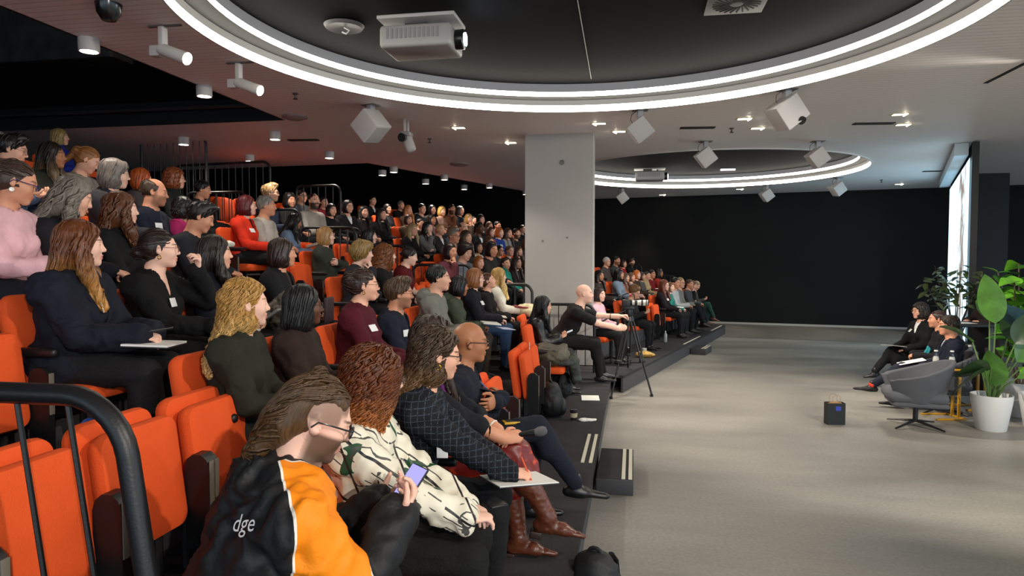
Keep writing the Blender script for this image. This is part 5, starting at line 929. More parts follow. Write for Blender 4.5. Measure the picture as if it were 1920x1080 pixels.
# --- patterned blouse
def blouse_mat():
    m=bpy.data.materials.new('patterned_blouse'); m.use_nodes=True; t=m.node_tree; b=t.nodes['Principled BSDF']; b.inputs['Roughness'].default_value=.5; tc=nd(t,'ShaderNodeTexCoord'); prev=None
    base=nd(t,'ShaderNodeRGB'); base.outputs[0].default_value=(*lin('e2dcc8'),1); prev=base.outputs[0]
    nz=nd(t,'ShaderNodeTexNoise'); nz.inputs['Scale'].default_value=3.2; t.links.new(tc.outputs['Object'],nz.inputs['Vector'])
    for i,(rot,sc_,wd,cl,lo) in enumerate((((.5,.9,.3),5.2,.05,'16181a',.42),((.2,-.7,1.1),4.8,.085,'1c4a2e',.46),((1.2,.4,.2),5.5,.045,'20161a',.40),((.4,.92,.3),26,.12,'3a3a38',.52),((.3,-.7,1.0),28,.14,'444440',.53))):
        mp=nd(t,'ShaderNodeMapping'); mp.inputs['Rotation'].default_value=rot; mp.inputs['Scale'].default_value=(sc_,)*3; mp.inputs['Location'].default_value=(.37*i,.21*i,0); t.links.new(tc.outputs['Object'],mp.inputs['Vector']); s=nd(t,'ShaderNodeSeparateXYZ'); t.links.new(mp.outputs[0],s.inputs[0])
        f=nd(t,'ShaderNodeMath',operation='FRACT'); t.links.new(s.outputs['X'],f.inputs[0]); l=nd(t,'ShaderNodeMath',operation='LESS_THAN'); l.inputs[1].default_value=wd; t.links.new(f.outputs[0],l.inputs[0])
        n2=nd(t,'ShaderNodeTexNoise'); n2.inputs['Scale'].default_value=5; mp2=nd(t,'ShaderNodeMapping'); mp2.inputs['Location'].default_value=(i*2.1,0,0); t.links.new(tc.outputs['Object'],mp2.inputs[0]); t.links.new(mp2.outputs[0],n2.inputs[0]); gt=nd(t,'ShaderNodeMath',operation='GREATER_THAN'); gt.inputs[1].default_value=lo; t.links.new(n2.outputs['Fac'],gt.inputs[0])
        mu=nd(t,'ShaderNodeMath',operation='MULTIPLY'); t.links.new(l.outputs[0],mu.inputs[0]); t.links.new(gt.outputs[0],mu.inputs[1]); mx=nd(t,'ShaderNodeMix',data_type='RGBA'); mx.inputs[7].default_value=(*lin(cl),1); t.links.new(mu.outputs[0],mx.inputs[0]); t.links.new(prev,mx.inputs[6]); prev=mx.outputs[2]
    t.links.new(prev,b.inputs['Base Color']); return m
b,g,root,rz=place('A',1,2.56,.04,dict(label='person in a cream blouse with green and black stripes and curly auburn hair',sex='f',hair='curlylong',hc='54290f',tip='b0692e',skin='p',glasses='thin',lod='near',topmat=blouse_mat(),topname='blouse',neck='shirt',wr=1.9,lc='121212',rel=.42,hx=.07,pitch=.12,bulk=1.12,flare=.02,hands=(((.40,.03,.66),(.7,-.6,-.1),(0,-.1,-1),.45),((.41,-.11,.66),(.80,.5,-.1),(0,.1,-1),.5))),body=.16)
phone(wpt(root,rz,(.52,.10,.655)),Rz(rz+.5),'black smartphone lying on the knee of the cream blouse wearer',emit=0)
# --- tweed
b,g,root,rz=place('A',1,3.08,.07,dict(label='person in a dark navy tweed sweater with clipped wavy brown hair, writing',sex='f',hair='halfup',hc='3a2a1c',tip='8a6842',skin='l',glasses='thick',gc='1a1416',lod='near',topmat=grid_mat('tweed','13161c','3c4652',36,.14),topname='tweed_sweater',wr=1.3,lc='121214',rel=.16,hx=.17,pitch=.18,ear='drop',hands=(((.42,.10,.65),(.75,-.6,-.1),(0,0,-1),.4),((.46,-.10,.68),(.9,.35,-.2),(.1,.45,-1),1.0))),head_x=-.90,body=.14)
clip=MB(); clip.rbox((-.118,-.02,.062),(.02,.055,.022),.008,R=Rz(.3)); clip.rbox((-.118,-.02,.075),(.012,.05,.01),.004); o=clip.obj('hair_clip',M('clip_black','0e0e10',.15),b); o.matrix_basis=mat4(g.R,g.c,g.s)
def paper(loc,rz,w_,h_,label,col='e6e6e2',name='paper_sheet',tilt=(0,0),cat='paper',thick=.004,pages=True,cover=None):
    e=empty(name,loc,0,label,cat); R=Rz(rz)@Ry(tilt[0])@Rx(tilt[1]); MB().box((0,0,0),(w_,h_,thick),R).obj('sheet',M('paper_'+col,col,.7),e,smooth=False)
    if cover: MB().box(R@np.array([0,0,-thick*.9]),(w_+.006,h_+.006,.004),R).obj('cover',M('cover_'+cover,cover,.5),e,smooth=False)
    return e
paper(wpt(root,rz,(.55,-.06,.640)),rz+.5,.30,.22,'white writing paper on a pad under the tweed wearer\'s hand',tilt=(.08,-.05),cover='3a3a40')
MBp=MB(); pp=g.arms[1][2]+n_(g.arms[1][3][1])*.085; MBp.tube([np.array(wpt(root,rz,pp+np.array([.03,-.01,-.035]))),np.array(wpt(root,rz,pp+np.array([-.02,.01,.075])))],.0045,8); tag(MBp.obj('pen',M('pen_orange','d0501a',.3)),'orange pen in the writing hand of the tweed wearer','pen')
rb=MB(); p=wpt(root,rz,(.215,-.20,.80)); tag(rb.rbox(p,(.05,.006,.05),.002,R=Rz(rz)).obj('name_badge',M('badge_white','d4d6d8',.4)),'pale name badge pinned at the elbow side of the tweed sweater','badge')
# --- scarf, red skirt, brown boots
LG=dict(kL=(.43,.07,.51),aL=(.50,.05,.10),kR=(.47,-.03,.61),aR=(.66,-.02,.25),fL=(1,-.05,-.05),fR=(.97,.0,-.15))
b,g,root,rz=place('A',1,3.60,.08,dict(label='person in a purple scarf, red floral skirt and brown boots holding a microphone',sex='f',hair='longwavy',hc='2c1e18',skin='m',lod='near',tc='15161c',sleeve=.72,bare=True,rel=.25,hx=.03,LEG=LG,shoe='4a2416',lc='6a1a16',legname='skirt',hands=(((.44,-.06,.69),(.55,-.8,-.15),(-.2,-.3,-1),.7),((.43,-.13,.70),(.93,.25,.05),(0,.9,-.4),1.25))),head_x=-1.08,body=.10)
for o in [c for c in b.children if c.name.startswith('skirt') or c.name.startswith('shoe')]: bpy.data.objects.remove(o)
def floral():
    m=bpy.data.materials.new('floral_skirt'); m.use_nodes=True; t=m.node_tree; b=t.nodes['Principled BSDF']; b.inputs['Roughness'].default_value=.38; tc=nd(t,'ShaderNodeTexCoord'); v=nd(t,'ShaderNodeTexNoise'); v.inputs['Scale'].default_value=9; v.inputs['Detail'].default_value=2; v.inputs['Distortion'].default_value=1.2; t.links.new(tc.outputs['Object'],v.inputs['Vector']); r=nd(t,'ShaderNodeValToRGB'); e=r.color_ramp.elements; e[0].position=.60; e[0].color=(*lin('6e1712'),1); e[1].position=.70; e[1].color=(*lin('c8401c'),1); t.links.new(v.outputs['Fac'],r.inputs[0]); t.links.new(r.outputs[0],b.inputs['Base Color']); return m
SK=Vol(); SK.u(pell((0,0,.53),(.165,.20,.125)),.05)
for sg,kn,an in ((1,LG['kL'],LG['aL']),(-1,LG['kR'],LG['aR'])):
    kn=np.array(kn);an=np.array(an); SK.u(pcone((.01,sg*.088,.52),kn,.108,.088),.05); SK.u(pcone(kn,kn+(an-kn)*.28,.086,.092),.03)
V,F=SK.mesh(.011); V=wrinkle(relax(V,F,1),F,.009,12,5,(.6,1,1)); ob('skirt',fastmesh('skirt',V,F),b,mats=[floral()])
bm_=M('boot_leather','5a2e1c',.32,(26,.25),(6,.25))
for kn,an,fd in ((LG['kL'],LG['aL'],LG['fL']),(LG['kR'],LG['aR'],LG['fR'])):
    kn=np.array(kn,float);an=np.array(an,float); f=n_(fd); dn=n_(an-kn); up=n_(np.array([0,0,1.])-f*f[2]); B_=Vol(); B_.u(pcone(kn+(an-kn)*.22,an,.066,.045),.02).u(pell(kn+(an-kn)*.36+np.array([-.015,0,0]),(.064,.062,.11)),.03); hl=an-up*.05-f*.04; B_.u(pcone(an,hl,.043,.036),.03).u(pcone(hl+f*.03,hl+f*.13,.038,.036),.02).u(pcone(hl+f*.13,hl+f*.245-up*.018,.036,.017,up,.7),.03)
    B_.s(pplane(up,(hl-up*.034)@up,hl-.3,hl+.3),.004); V,F=B_.mesh(.008); V=wrinkle(relax(V,F,1),F,.004,22,2,(1,1,1.8)); o=ob('boot',fastmesh('boot',V,F),b,mats=[bm_]); R=np.stack([f,np.cross(up,f),up],1)
    MB().rbox(hl-up*.052-f*.01,(.065,.06,.04),.006,R=R).obj('boot_heel',M('heel_brown','2a1812',.5),o)
SCF=Vol(); nb=g.nb; SCF.u(pell(nb+np.array([.0,0,.03]),(.10,.115,.06)),.03).s(pcone(nb,nb+np.array([.02,0,.2]),.058,.06),.01)
SCF.u(pcone(nb+np.array([.08,-.04,.0]),nb+np.array([.17,-.11,-.30]),.045,.062,(1,0,.3),.5),.04).u(pcone(nb+np.array([.08,.05,.0]),nb+np.array([.15,.05,-.28]),.045,.05,(1,0,.3),.5),.04)
V,F=SCF.mesh(.008); V=wrinkle(relax(V,F,1),F,.010,17,4,(2.4,2.4,.35)); ob('scarf',fastmesh('scarf',V,F),b,mats=[M('scarf_purple','5a1460',.8,(120,.3),(9,.2))])
t=np.linspace(0,6.28,16); W=g.arms[0][2]; d=n_(W-g.arms[0][1]); u_=n_(np.cross(d,(0,0,1))); w_=np.cross(d,u_); MB().tube([W-d*.035+.034*(math.cos(a)*u_+math.sin(a)*w_) for a in t],.007,8,cap=False).obj('bangle',M('bangle_white','d8d2c8',.3),b)
e=empty('microphone',wpt(root,rz,g.arms[1][2]+np.array([.10,.02,.012])),rz,'handheld microphone with grey mesh head held over the red skirt','microphone'); MB().tube([(-.06,.01,-.01),(.05,0,.012),(.075,0,.016)],[.012,.0165,.018],14).obj('handle',M('mic_black','141416',.35),e); MB().lathe([(0,.0),(.018,.0),(.026,.02),(.026,.045),(.018,.062),(0,.068)],16,(.072,0,.016),Ry(math.pi/2-.2)).obj('mesh_head',M('mic_mesh','6e6e70',.4,(400,.8),metal=.5),e)
# --- bald man in navy suit
b,g,root,rz=place('A',1,4.12,.0,dict(label='bald person in a dark navy suit with folded arms and crossed legs',sex='m',hair=None,hc='2a2018',skin='t',glasses='thick',gc='101012',lod='near',tc='141824',lc='181c28',neck='v',inner=True,innerc='1e222c',topname='suit_jacket',pose='cross',LEG=dict(kL=(.45,.08,.50),aL=(.43,.08,.10),kR=(.48,-.02,.615),aR=(.72,.02,.25),fL=(1,.05,0),fR=(.99,.0,-.08)),rel=.16,hx=.06,pitch=.08,shoe='0d0d0f',shave=.12,bulk=1.1),body=.16)
sv=Vol(); sv.u(pcone((.655,.012,.335),(.72,.02,.25),.048,.046),.02); V,F=sv.mesh(.009); ob('sock',fastmesh('sock',V,F),b,mats=[cloth('24262c')]); MB().rbox((.672,-.036,.318),(.03,.006,.018),.002).obj('sock_mark',M('mark_blue','2a6ac0',.5),b)
e=empty('yellow_notebook',wpt(root,rz,(.33,-.06,.655)),rz+.3,'small yellow and black notebook on the navy suit trousers','notebook'); MB().rbox((0,0,0),(.13,.075,.014),.004).obj('cover',M('cover_yellow','c89a12',.45),e); MB().box((0,0,.008),(.09,.05,.002)).obj('cover_patch',M('cover_dark','2a2618',.5),e)
l_=MB(); l_.tube([g.nb+np.array([.07,-.04,.0]),on_top(g,g.nb+np.array([.3,-.02,-.15]),(-1,0,0))+np.array([.012,0,0]),on_top(g,g.nb+np.array([.4,.0,-.30]),(-1,0,0))+np.array([.01,0,0])],.006,6); l_.obj('lanyard',M('lanyard_blue','4a5a78',.6),b)
# --- leather jacket
b,g,root,rz=place('A',1,8.40,-.05,dict(label='person with long black hair in a black leather jacket looking at a phone',sex='f',hair='long',hc='0b0a0c',skin='l',glasses='thin',lod='mid',topmat=M('black_leather','121214',.33,(50,.3)),topname='leather_jacket',lc='26282a',shoe='141414',pose='phone',pitch=.10,rel=.1),head_x=-1.10)
phone(wpt(root,rz,g.arms[1][2]+np.array([.12,.05,.05])),Rz(rz)@Ry(-.4),'pale smartphone in the hands of the leather jacket wearer','b8bcc4','c8c8cc',.5)
# --- camera operator
b,g,root,rz=place('A',1,9.35,.05,dict(label='bald camera operator in a black tee reaching for the tripod camera',sex='m',hair=None,hc='6a4a38',skin='p',lod='mid',tc='121214',lc='101012',sleeve=.36,bare=True,topname='tee_shirt',beard=.2,shave=.18,hx=.30,rel=.05,pitch=.02,legs='fwd',bulk=1.08,shoe='18181a',hands=(((.80,.12,.83),(.95,.1,.1),(0,-.3,-1),.8),((.74,-.16,.70),(.95,.2,.1),(0,.9,-.3),1.3)),ph=1),head_x=-.66,body=.08)
w_=MB(); W=g.arms[0][2]; E0=g.arms[0][1]; d=n_(W-E0); u_=n_(np.cross(d,(0,0,1))); v_=np.cross(d,u_); w_.tube([W-d*.10+.037*(math.cos(a)*u_+math.sin(a)*v_) for a in np.linspace(0,6.28,14)],.004,6,cap=False); w_.obj('wristband',M('band_black','141416',.5),b)
# --- navy coat with long auburn hair
b,g,root,rz=place('A',3,3.12,.01,dict(label='person with long straight auburn hair in a navy wool coat, pen in hand',sex='f',hair='longside',hc='5e331a',tip='a8763a',skin='p',lod='near',tc='171a26',lc='1b1b1e',neck='v',inner=True,innerc='4c4436',topname='coat',wr=1.5,top_e=.022,bulk=1.1,rel=-.02,hx=.06,badge=-.03,hem=.03,hands=(((.36,.07,.68),(.6,-.75,-.1),(-.2,-.2,-1),.55),((.37,-.10,.68),(.75,.6,-.15),(-.1,.2,-1),.65))),body=.18)
paper(wpt(root,rz,(.46,-.05,.640)),rz+.12,.22,.28,'open white notebook on the lap of the navy coat wearer',tilt=(.05,-.03),name='notebook',cat='notebook',thick=.010,cover='1c1c1e')
p1=np.array(wpt(root,rz,(.45,-.10,.705))); p2=np.array(wpt(root,rz,(.53,.0,.715))); tag(MB().tube([p1,p2],.005,8).obj('pen',M('pen_black','121214',.3)),'black pen between the fingers of the navy coat wearer','pen')
W=g.arms[0][2]; d=n_(W-g.arms[0][1]); u_=n_(np.cross(d,(0,0,1))); v_=np.cross(d,u_); MB().tube([W-d*.02+.033*(math.cos(a)*u_+math.sin(a)*v_) for a in np.linspace(0,6.28,14)],.006,6,cap=False).obj('wristwatch',M('watch_black','101012',.3),b)
# --- chignon, gold hoop, raised hand
b,g,root,rz=place('A',3,3.72,.0,dict(label='person in a black V-neck with low bun and gold hoop, hand at glasses',sex='f',hair='lowbun',hc='20140f',skin='p',lod='near',tc='0d0d0f',neck='v',topname='vneck_sweater',glasses='thin',gc='5a2a1c',ear='hoop',badge=-.05,rel=-.03,hx=.06,lc='121214',poleL=(.3,.8,-1),hands=(((.20,.14,1.00),(.25,-.25,1),(-.6,-.7,.1),.9),((.40,-.10,.67),(.85,.4,-.1),(0,.1,-1),.5))),body=.16)
e=empty('magazine',wpt(root,rz,(.54,-.04,.640)),rz+.25,'magazine with a blue cover on the lap of the low-bun wearer','magazine'); MB().box((0,0,0),(.24,.30,.008),Ry(.05)).obj('pages',M('pages_white','dcdcd8',.6),e); MB().box((.0,.02,.005),(.20,.20,.002),Ry(.05)).obj('cover_panel',M('cover_blue','2a62c0',.4,(7,.1),(6,.35)),e)
# ------------------------------------------------------------------ empty seats
for k,ys in ((2,(1.82,2.31,2.80)),):
    for y,l in zip(ys,('left','middle','right')): seat_for('A',k,y,'empty folded orange seat behind the black and orange jacket, %s of three'%l,True,off=.10)
seat_for('A',1,5.15,'empty folded orange seat next to the navy suit',True); seat_for('A',1,6.75,'nearer of two empty folded seats before the bag-laden seat',True); seat_for('A',1,7.22,'empty folded seat with a small white sticker on its back',True)
s_=seat_for('A',1,7.85,'empty unfolded orange seat holding an olive bag and grey coat',False)
tag(MB().box((-1.06,6.99,TZ(1)+.76),(.004,.07,.07),Rz(.1)).obj('sticker',M('sticker_white','d0ccc8',.6)),'small square white sticker on the folded seat','sticker')
seat_for('A',1,8.95,'empty orange seat back between leather jacket and camera operator',False,off=-.1)
for k,t,l in ((3,2.58,'empty folded orange seat at the left edge, beside the navy coat'),(3,2.08,'empty folded orange seat at the far left behind the handrail'),(4,3.08,'empty folded orange seat at the left edge below the pink shirt'),(4,7.42,'empty folded orange seat between black jacket and tweed jacket')): seat_for('A',k,t,l,True)
seat_for('B',1,4.55,'empty folded red-orange seat left of the badge wearer in the front far row',True); seat_for('B',3,6.15,'empty folded orange seat at the column side of the right-hand top row',True)
for (bl,k),L in list(SEATS.items()):
    lo,hi=(2.0,9.75) if bl=='A' else (-.8,1.3)
    if k<3 and (bl=='B' or k==1): continue
    if bl=='A' and k>6: lo=6.5
    pts=sorted(L); gaps=list(zip([lo-.5]+pts,pts+[hi+.5])); i=0
    for a,c in gaps:
        n=int((c-a)/.52+.02)-1
        for j in range(max(0,n)):
            t=a+(c-a)*(j+1)/(n+1)
            if t<lo-.05 or t>hi+.1 or (bl=='A' and k in (3,4) and 4<t<7.4): continue
            i+=1; seat_for(bl,k,t,'empty folded orange seat, %s empty one in the %s row of the %s block'%(ordn(min(i-1,18)),ordn(k-1),'near' if bl=='A' else 'far'),True)
# ------------------------------------------------------------------ things the audience holds or left lying
def at_(lab,p):
    for k,v in WHO.items():
        if lab in k: return wpt(v[2],v[3],p),v[3]
    raise KeyError(lab)
def book(lab,p,label,col,size=(.17,.23),rzo=.2,name='notebook',pages='dedad2',th=.014,tilt=.1):
    q,rz=at_(lab,p); e=empty(name,q,rz+rzo,label,name.split('_')[-1]); R=Ry(tilt); MB().rbox((0,0,0),(size[0],size[1],th),.003,R=R).obj('cover',M('cover_'+col,col,.5),e); MB().box(R@np.array([0,0,th*.5+.001]),(size[0]-.012,size[1]-.012,.003),R).obj('page',M('pages_'+pages,pages,.7),e,smooth=False)
book('sage green',(.46,-.02,.655),'open white notebook on the lap of the sage green jacket wearer','e0ddd4',(.2,.28),pages='dfdcd2')
book('sage green',(.62,-.06,.60),'glossy programme booklet on the knee of the sage green jacket wearer','a8b4d0',(.16,.26),.4,'booklet','c4cce0',.006)
book('purple scarf in a black',(.36,.0,.665),'small cream notebook held by the ginger-brown bob','e0d8c4',(.14,.2),pages='e6e0d0')
book('long straight blonde',(.36,-.03,.685),'dark red notebook on the lap of the long-haired blonde','8a1a22',(.2,.26),.1,pages='7a1a20',th=.02)
book('pale denim jacket',(.36,0,.70),'thick pale notebook in the hands of the denim jacket wearer','b8a890',(.16,.22),.1,th=.03,tilt=-.3)
book('pink shirt',(.40,-.02,.66),'pale green notebook on the lap of the pink shirt wearer','9aa884',(.2,.26),.2,tilt=0)
book('dark brown bob in a black',(.42,.02,.66),'dark maroon folder upright before the dark brown bob','3a2a30',(.03,.3),.1,'folder','3a2a30',.2,0)
book('dark hair tucked',(.40,.04,.665),'grey laptop lid beside the person with tucked dark hair','6a6864',(.24,.32),.1,'laptop','6a6864',.016,-.6)
book('red-brown hair and glasses',(.36,0,.655),'white notes on the lap of the badge wearer in the front far row','e6e6e6',(.2,.26),.1,'paper_notes','ececec',.004)
book('grey scarf over a yellow',(.36,0,.66),'white folded sheets on the lap of the grey scarf wearer','e6e6e6',(.22,.3),.1,'paper_notes','ececec',.004)
book('dark dress reading',(.34,0,.70),'white page read by the person in a dark dress','e6e6e6',(.16,.22),.1,'paper_notes','ececec',.004)
book('dark red sleeveless',(.42,0,.67),'white sheet on the lap of the sleeveless top wearer','e4e4e0',(.2,.28),.1,'paper_sheet','ececec',.004)
def blob(name,parts,h,loc,rz,label,cat,mat,amp=.012,fr=14,k=.04,seed=0,parent=None):
    v=Vol()
    for p in parts: v.u(p,k)
    V,F=v.mesh(h); V=wrinkle(relax(V,F,1),F,amp,fr,seed); me=fastmesh(name,V,F); o=ob(name,me,parent,loc=loc,rot=(0,0,rz),mats=[mat])
    if label: tag(o,label,cat)
    return o
q,rz=at_('long straight blonde',(.48,.0,.62)); blob('puffer_coat',[pell((0,.05,0),(.22,.26,.10)),pell((.18,.1,-.1),(.09,.2,.14))],.018,q,rz,'cream padded coat lying across the lap of the long-haired blonde','coat',cloth('d6cba6',.2),.02,9)
q,rz=at_('dark hair tucked',(.45,.25,.68)); blob('fur_trimmed_coat',[pell((0,0,-.03),(.2,.2,.12)),pell((.05,.08,.09),(.13,.17,.07))],.012,q,rz,'dark coat with brownish fur trim on a lap in the third row','coat',hair_mat('3f3830','6a6258',curl=True),.02,24)
bx,by,bz=-.92,7.80,TZ(1)
blob('handbag',[pell((0,-.05,.56),(.20,.21,.115)),pell((-.08,.05,.60),(.11,.17,.09)),pcone((.08,-.15,.60),(.14,.12,.63),.035,.04)],.013,(bx,by,bz),.1,'slouchy olive handbag on the unfolded orange seat','bag',M('bag_olive','4c4838',.6,(30,.2),(6,.15)),.015,12)
blob('grey_coat',[pell((.10,.02,.49),(.20,.22,.05)),pell((.24,.10,.38),(.045,.18,.18)),pcone((.20,-.08,.5),(.27,-.02,.30),.05,.05)],.014,(bx+.02,by,bz),.1,'dark grey coat spilling off the seat under the olive bag','coat',cloth('3c403c'),.016,11)
def backpack(loc,rz,label,s=1):
    e=empty('backpack',loc,rz,label,'bag'); m=M('backpack_black','17181a',.6,(60,.2)); 
    blob('pack_body',[pell((0,0,.17*s),(.13*s,.17*s,.17*s)),pell((0,0,.30*s),(.10*s,.13*s,.09*s))],.013,None,0,None,None,m,.010,12,parent=e); blob('front_pocket',[pell((.11*s,0,.12*s),(.06*s,.13*s,.11*s))],.012,None,0,None,None,m,.006,12,parent=e)
    MB().tube(arc((-.0,0,.36*s),.05*s,0,math.pi,8,'yz'),.011,8).obj('grab_handle',m,e)
    for y in (-.06,.06): MB().tube([(-.09*s,y*s,.36*s),(-.15*s,y*s,.30*s),(-.16*s,y*1.2*s,.15*s),(-.11*s,y*1.3*s,.04*s)],[.02*s]*4,8,sq=.5).obj('strap',M('strap_black','0f0f10',.5),e)
backpack((-.19,3.60,0),-2.0,'black backpack on the concrete floor at the bottom edge',.9)
backpack((-.85,7.10,TZ(1)),.4,'black rucksack on the platform by the folded seats',.95); backpack((-.85,8.05,TZ(1)),1.2,'black bag under the unfolded orange seat',.9)
e=empty('cup',(-.60,7.0,TZ(1)),0,'dark travel cup with cream sleeve beside the rucksack','cup'); MB().lathe([(.03,0),(.04,.10),(.041,.11),(.03,.118),(0,.118)],16).obj('cup_body',M('cup_dark','1c1c22',.4),e); MB().lathe([(.0365,.03),(.0405,.075)],16).obj('cup_sleeve',M('cup_sleeve','b0a488',.7),e)
blob('tissue',[pell((-.04,0,.012),(.05,.04,.012)),pell((.05,.01,.010),(.05,.035,.010)),pell((0,0,.01),(.05,.02,.008))],.006,(-.46,6.98,TZ(1)),.2,'crumpled white tissue lying on the dark platform','tissue',M('tissue_white','e0ded8',.8),.006,30,.02)
paper((-.50,8.15,TZ(1)+.004),.1,.21,.29,'white sheet on the platform behind the black boots'); 
e=empty('tote_bag',(-2.55,2.86,TZ(3)),.2,'dark blue tote bag standing below the navy coat wearer','bag'); blob('bag_body',[pell((0,0,.12),(.09,.15,.13))],.014,None,0,None,None,M('tote_blue','1c2c5c',.6,(40,.3)),.01,12,parent=e)
for x in (-.04,.04): MB().tube(arc((x,0,.22),.08,0,math.pi,10,'yz'),.010,6).obj('bag_handle',M('tote_strap','2c4a94',.6),e)
e=empty('food_tray',(-4.25,6.6,TZ(5)+.62),0,'white bun on a dark tray between the charcoal tee and the orange-red cardigan','tray'); MB().rbox((0,0,0),(.28,.36,.02),.008).obj('tray',M('tray_black','141416',.4),e); blob('wrapped_bun',[pell((0,.02,.04),(.07,.09,.035)),pell((.03,-.08,.03),(.05,.05,.022))],.012,None,0,None,None,M('bun_white','ded6c8',.8),.008,20,parent=e)
# --- film camera on tripod
tx,ty=-.06,9.95
e=empty('tripod',(tx,ty,0),0,'black film tripod standing on the floor in front of the platform','tripod'); bk=M('tripod_black','18181b',.4)
apex=np.array([0,0,1.02])
for i,fp in enumerate(((-.23,-.57,0),(.32,-.30,0),(-.02,.85,0))):
    fp=np.array(fp); top=apex+n_(fp*[1,1,0])*.06; l=MB(); d=fp-top; sd=n_(np.cross(d,(0,0,1)))
    for s_ in (-.028,.028): l.tube([top+sd*s_,top+d*.55+sd*s_],.013,8)
    l.tube([top+d*.42,fp+np.array([0,0,.03])],.014,8); l.rbox(top+d*.53,(.09,.05,.05),.012); o=l.obj('leg',bk,e); MB().lathe([(.02,0),(.024,.012),(.014,.04)],12,fp).obj('foot',M('foot_rubber','0c0c0d',.8),o)
b=MB(); b.lathe([(.06,0),(.075,.03),(.06,.09),(.04,.10)],16,(0,0,1.0)); b.lathe([(.045,0),(.055,.03),(.05,.09)],16,(0,0,1.10)); b.rbox((0,0,1.215),(.16,.09,.05),.012); b.obj('fluid_head',bk,e); MB().tube([(-.05,-.03,1.18),(-.28,-.12,1.08),(-.46,-.2,.98)],[.011,.011,.016],8).obj('pan_handle',bk,e)
b=MB(); 
for i,fp in enumerate(((-.23,-.57,0),(.32,-.30,0),(-.02,.85,0))): b.tube([(0,0,.42),np.array(fp)*.52+np.array([0,0,.45])],.008,6)
b.lathe([(.03,.38),(.035,.42),(.03,.46)],10); b.obj('mid_spreader',bk,e)
e=empty('video_camera',(tx,ty,1.225),0,'video camera with a long white telephoto lens on the tripod','camera'); e.scale=(.72,)*3; ck=M('camera_black','131315',.45,(80,.1)); b=MB(); b.rbox((-.06,0,.08),(.17,.14,.15),.02); b.rbox((-.05,0,.165),(.08,.07,.05),.015); b.obj('camera_body',ck,e)
MB().tube([(.02,0,.09),(.06,0,.09)],[.045,.05],18).obj('lens_mount',ck,e); 
b=MB(); b.tube([(.06,0,.09),(.20,0,.09),(.22,0,.09),(.36,0,.09)],[.05,.052,.058,.06],20); b.obj('telephoto_barrel',M('lens_white','d2d0c6',.4),e)
for x,wd in ((.135,.05),(.255,.035),(.335,.02),(.372,.02)): MB().tube([(x-wd/2,0,.09),(x+wd/2,0,.09)],[.0615,.0615],20).obj('lens_ring',ck,e)
MB().rbox((-.18,-.02,.20),(.07,.14,.09),.012).obj('monitor',ck,e); b=MB(); b.tube([(-.13,0,.24),(-.05,0,.27),(.06,0,.27),(.10,0,.24)],.012,8); b.tube([(-.13,0,.16),(-.13,0,.24)],.01,6); b.tube([(.1,0,.13),(.1,0,.24)],.01,6); b.obj('top_handle',ck,e); MB().tube([(.0,-.06,.24),(.05,-.06,.25)],[.035,.03],14).obj('viewfinder',M('finder_red','8a2a2e',.4),e)
MB().tube([(-.12,.0,.05),(-.2,-.15,-.3),(-.22,-.2,-.8),(-.18,-.1,-1.15)],.006,6).obj('cable',ck,e)
p=BP(1,1.05,-.15); e=empty('office_chair',(p[0],p[1],TZ(1)),-BA,'black chair with rounded arms beside the pale pink blouse','chair'); MB().rbox((0,0,.45),(.46,.46,.08),.035).obj('seat',ck,e); MB().rbox((-.24,0,.72),(.07,.44,.46),.03,R=Ry(-.12)).obj('backrest',ck,e)
for y in (-.25,.25): MB().tube([(-.2,y,.45),(-.2,y,.68)]+[tuple(q) for q in arc((-.12,y,.68),.08,math.pi,math.pi/2,6)]+[(.1,y,.76),(.18,y,.72),(.2,y,.62)],.024,8).obj('armrest',ck,e)
MB().tube([(0,0,.42),(0,0,.08)],.03,10).obj('column',ck,e)
for i in range(5): a=i*1.2566; MB().tube([(0,0,.09),(.25*math.cos(a),.25*math.sin(a),.035)],[.02,.016],6).obj('leg',ck,e)
p=BP(1,1.9,-.45); blob('shopping_bag',[pell((0,0,.05),(.14,.09,.05)),pell((.12,.04,.03),(.09,.06,.03))],.012,(p[0],p[1],TZ(1)),.3,'yellow and cream carrier bag lying on the platform behind the tripod','bag',M('bag_yellow','b8924a',.6,(9,.3),(5,.3)),.012,16)
p=BP(1,4.2,-.25); e=empty('water_bottle',(p[0],p[1],TZ(1)),0,'clear plastic water bottle on the far platform under a seat','bottle'); MB().lathe([(.032,0),(.034,.02),(.034,.15),(.014,.19),(.014,.205)],14).obj('bottle_body',M('bottle_clear','9aa2a6',.1),e); MB().lathe([(.015,.205),(.015,.225),(0,.225)],12).obj('cap',M('cap_white','d8d8d8',.4),e)
p=BP(1,2.3,-.35); e=empty('cup',(p[0],p[1],TZ(1)),0,'white paper cup standing on the far platform','cup'); MB().lathe([(.03,0),(.04,.1)],14).obj('cup_body',M('cup_white','cfcdc6',.6),e)
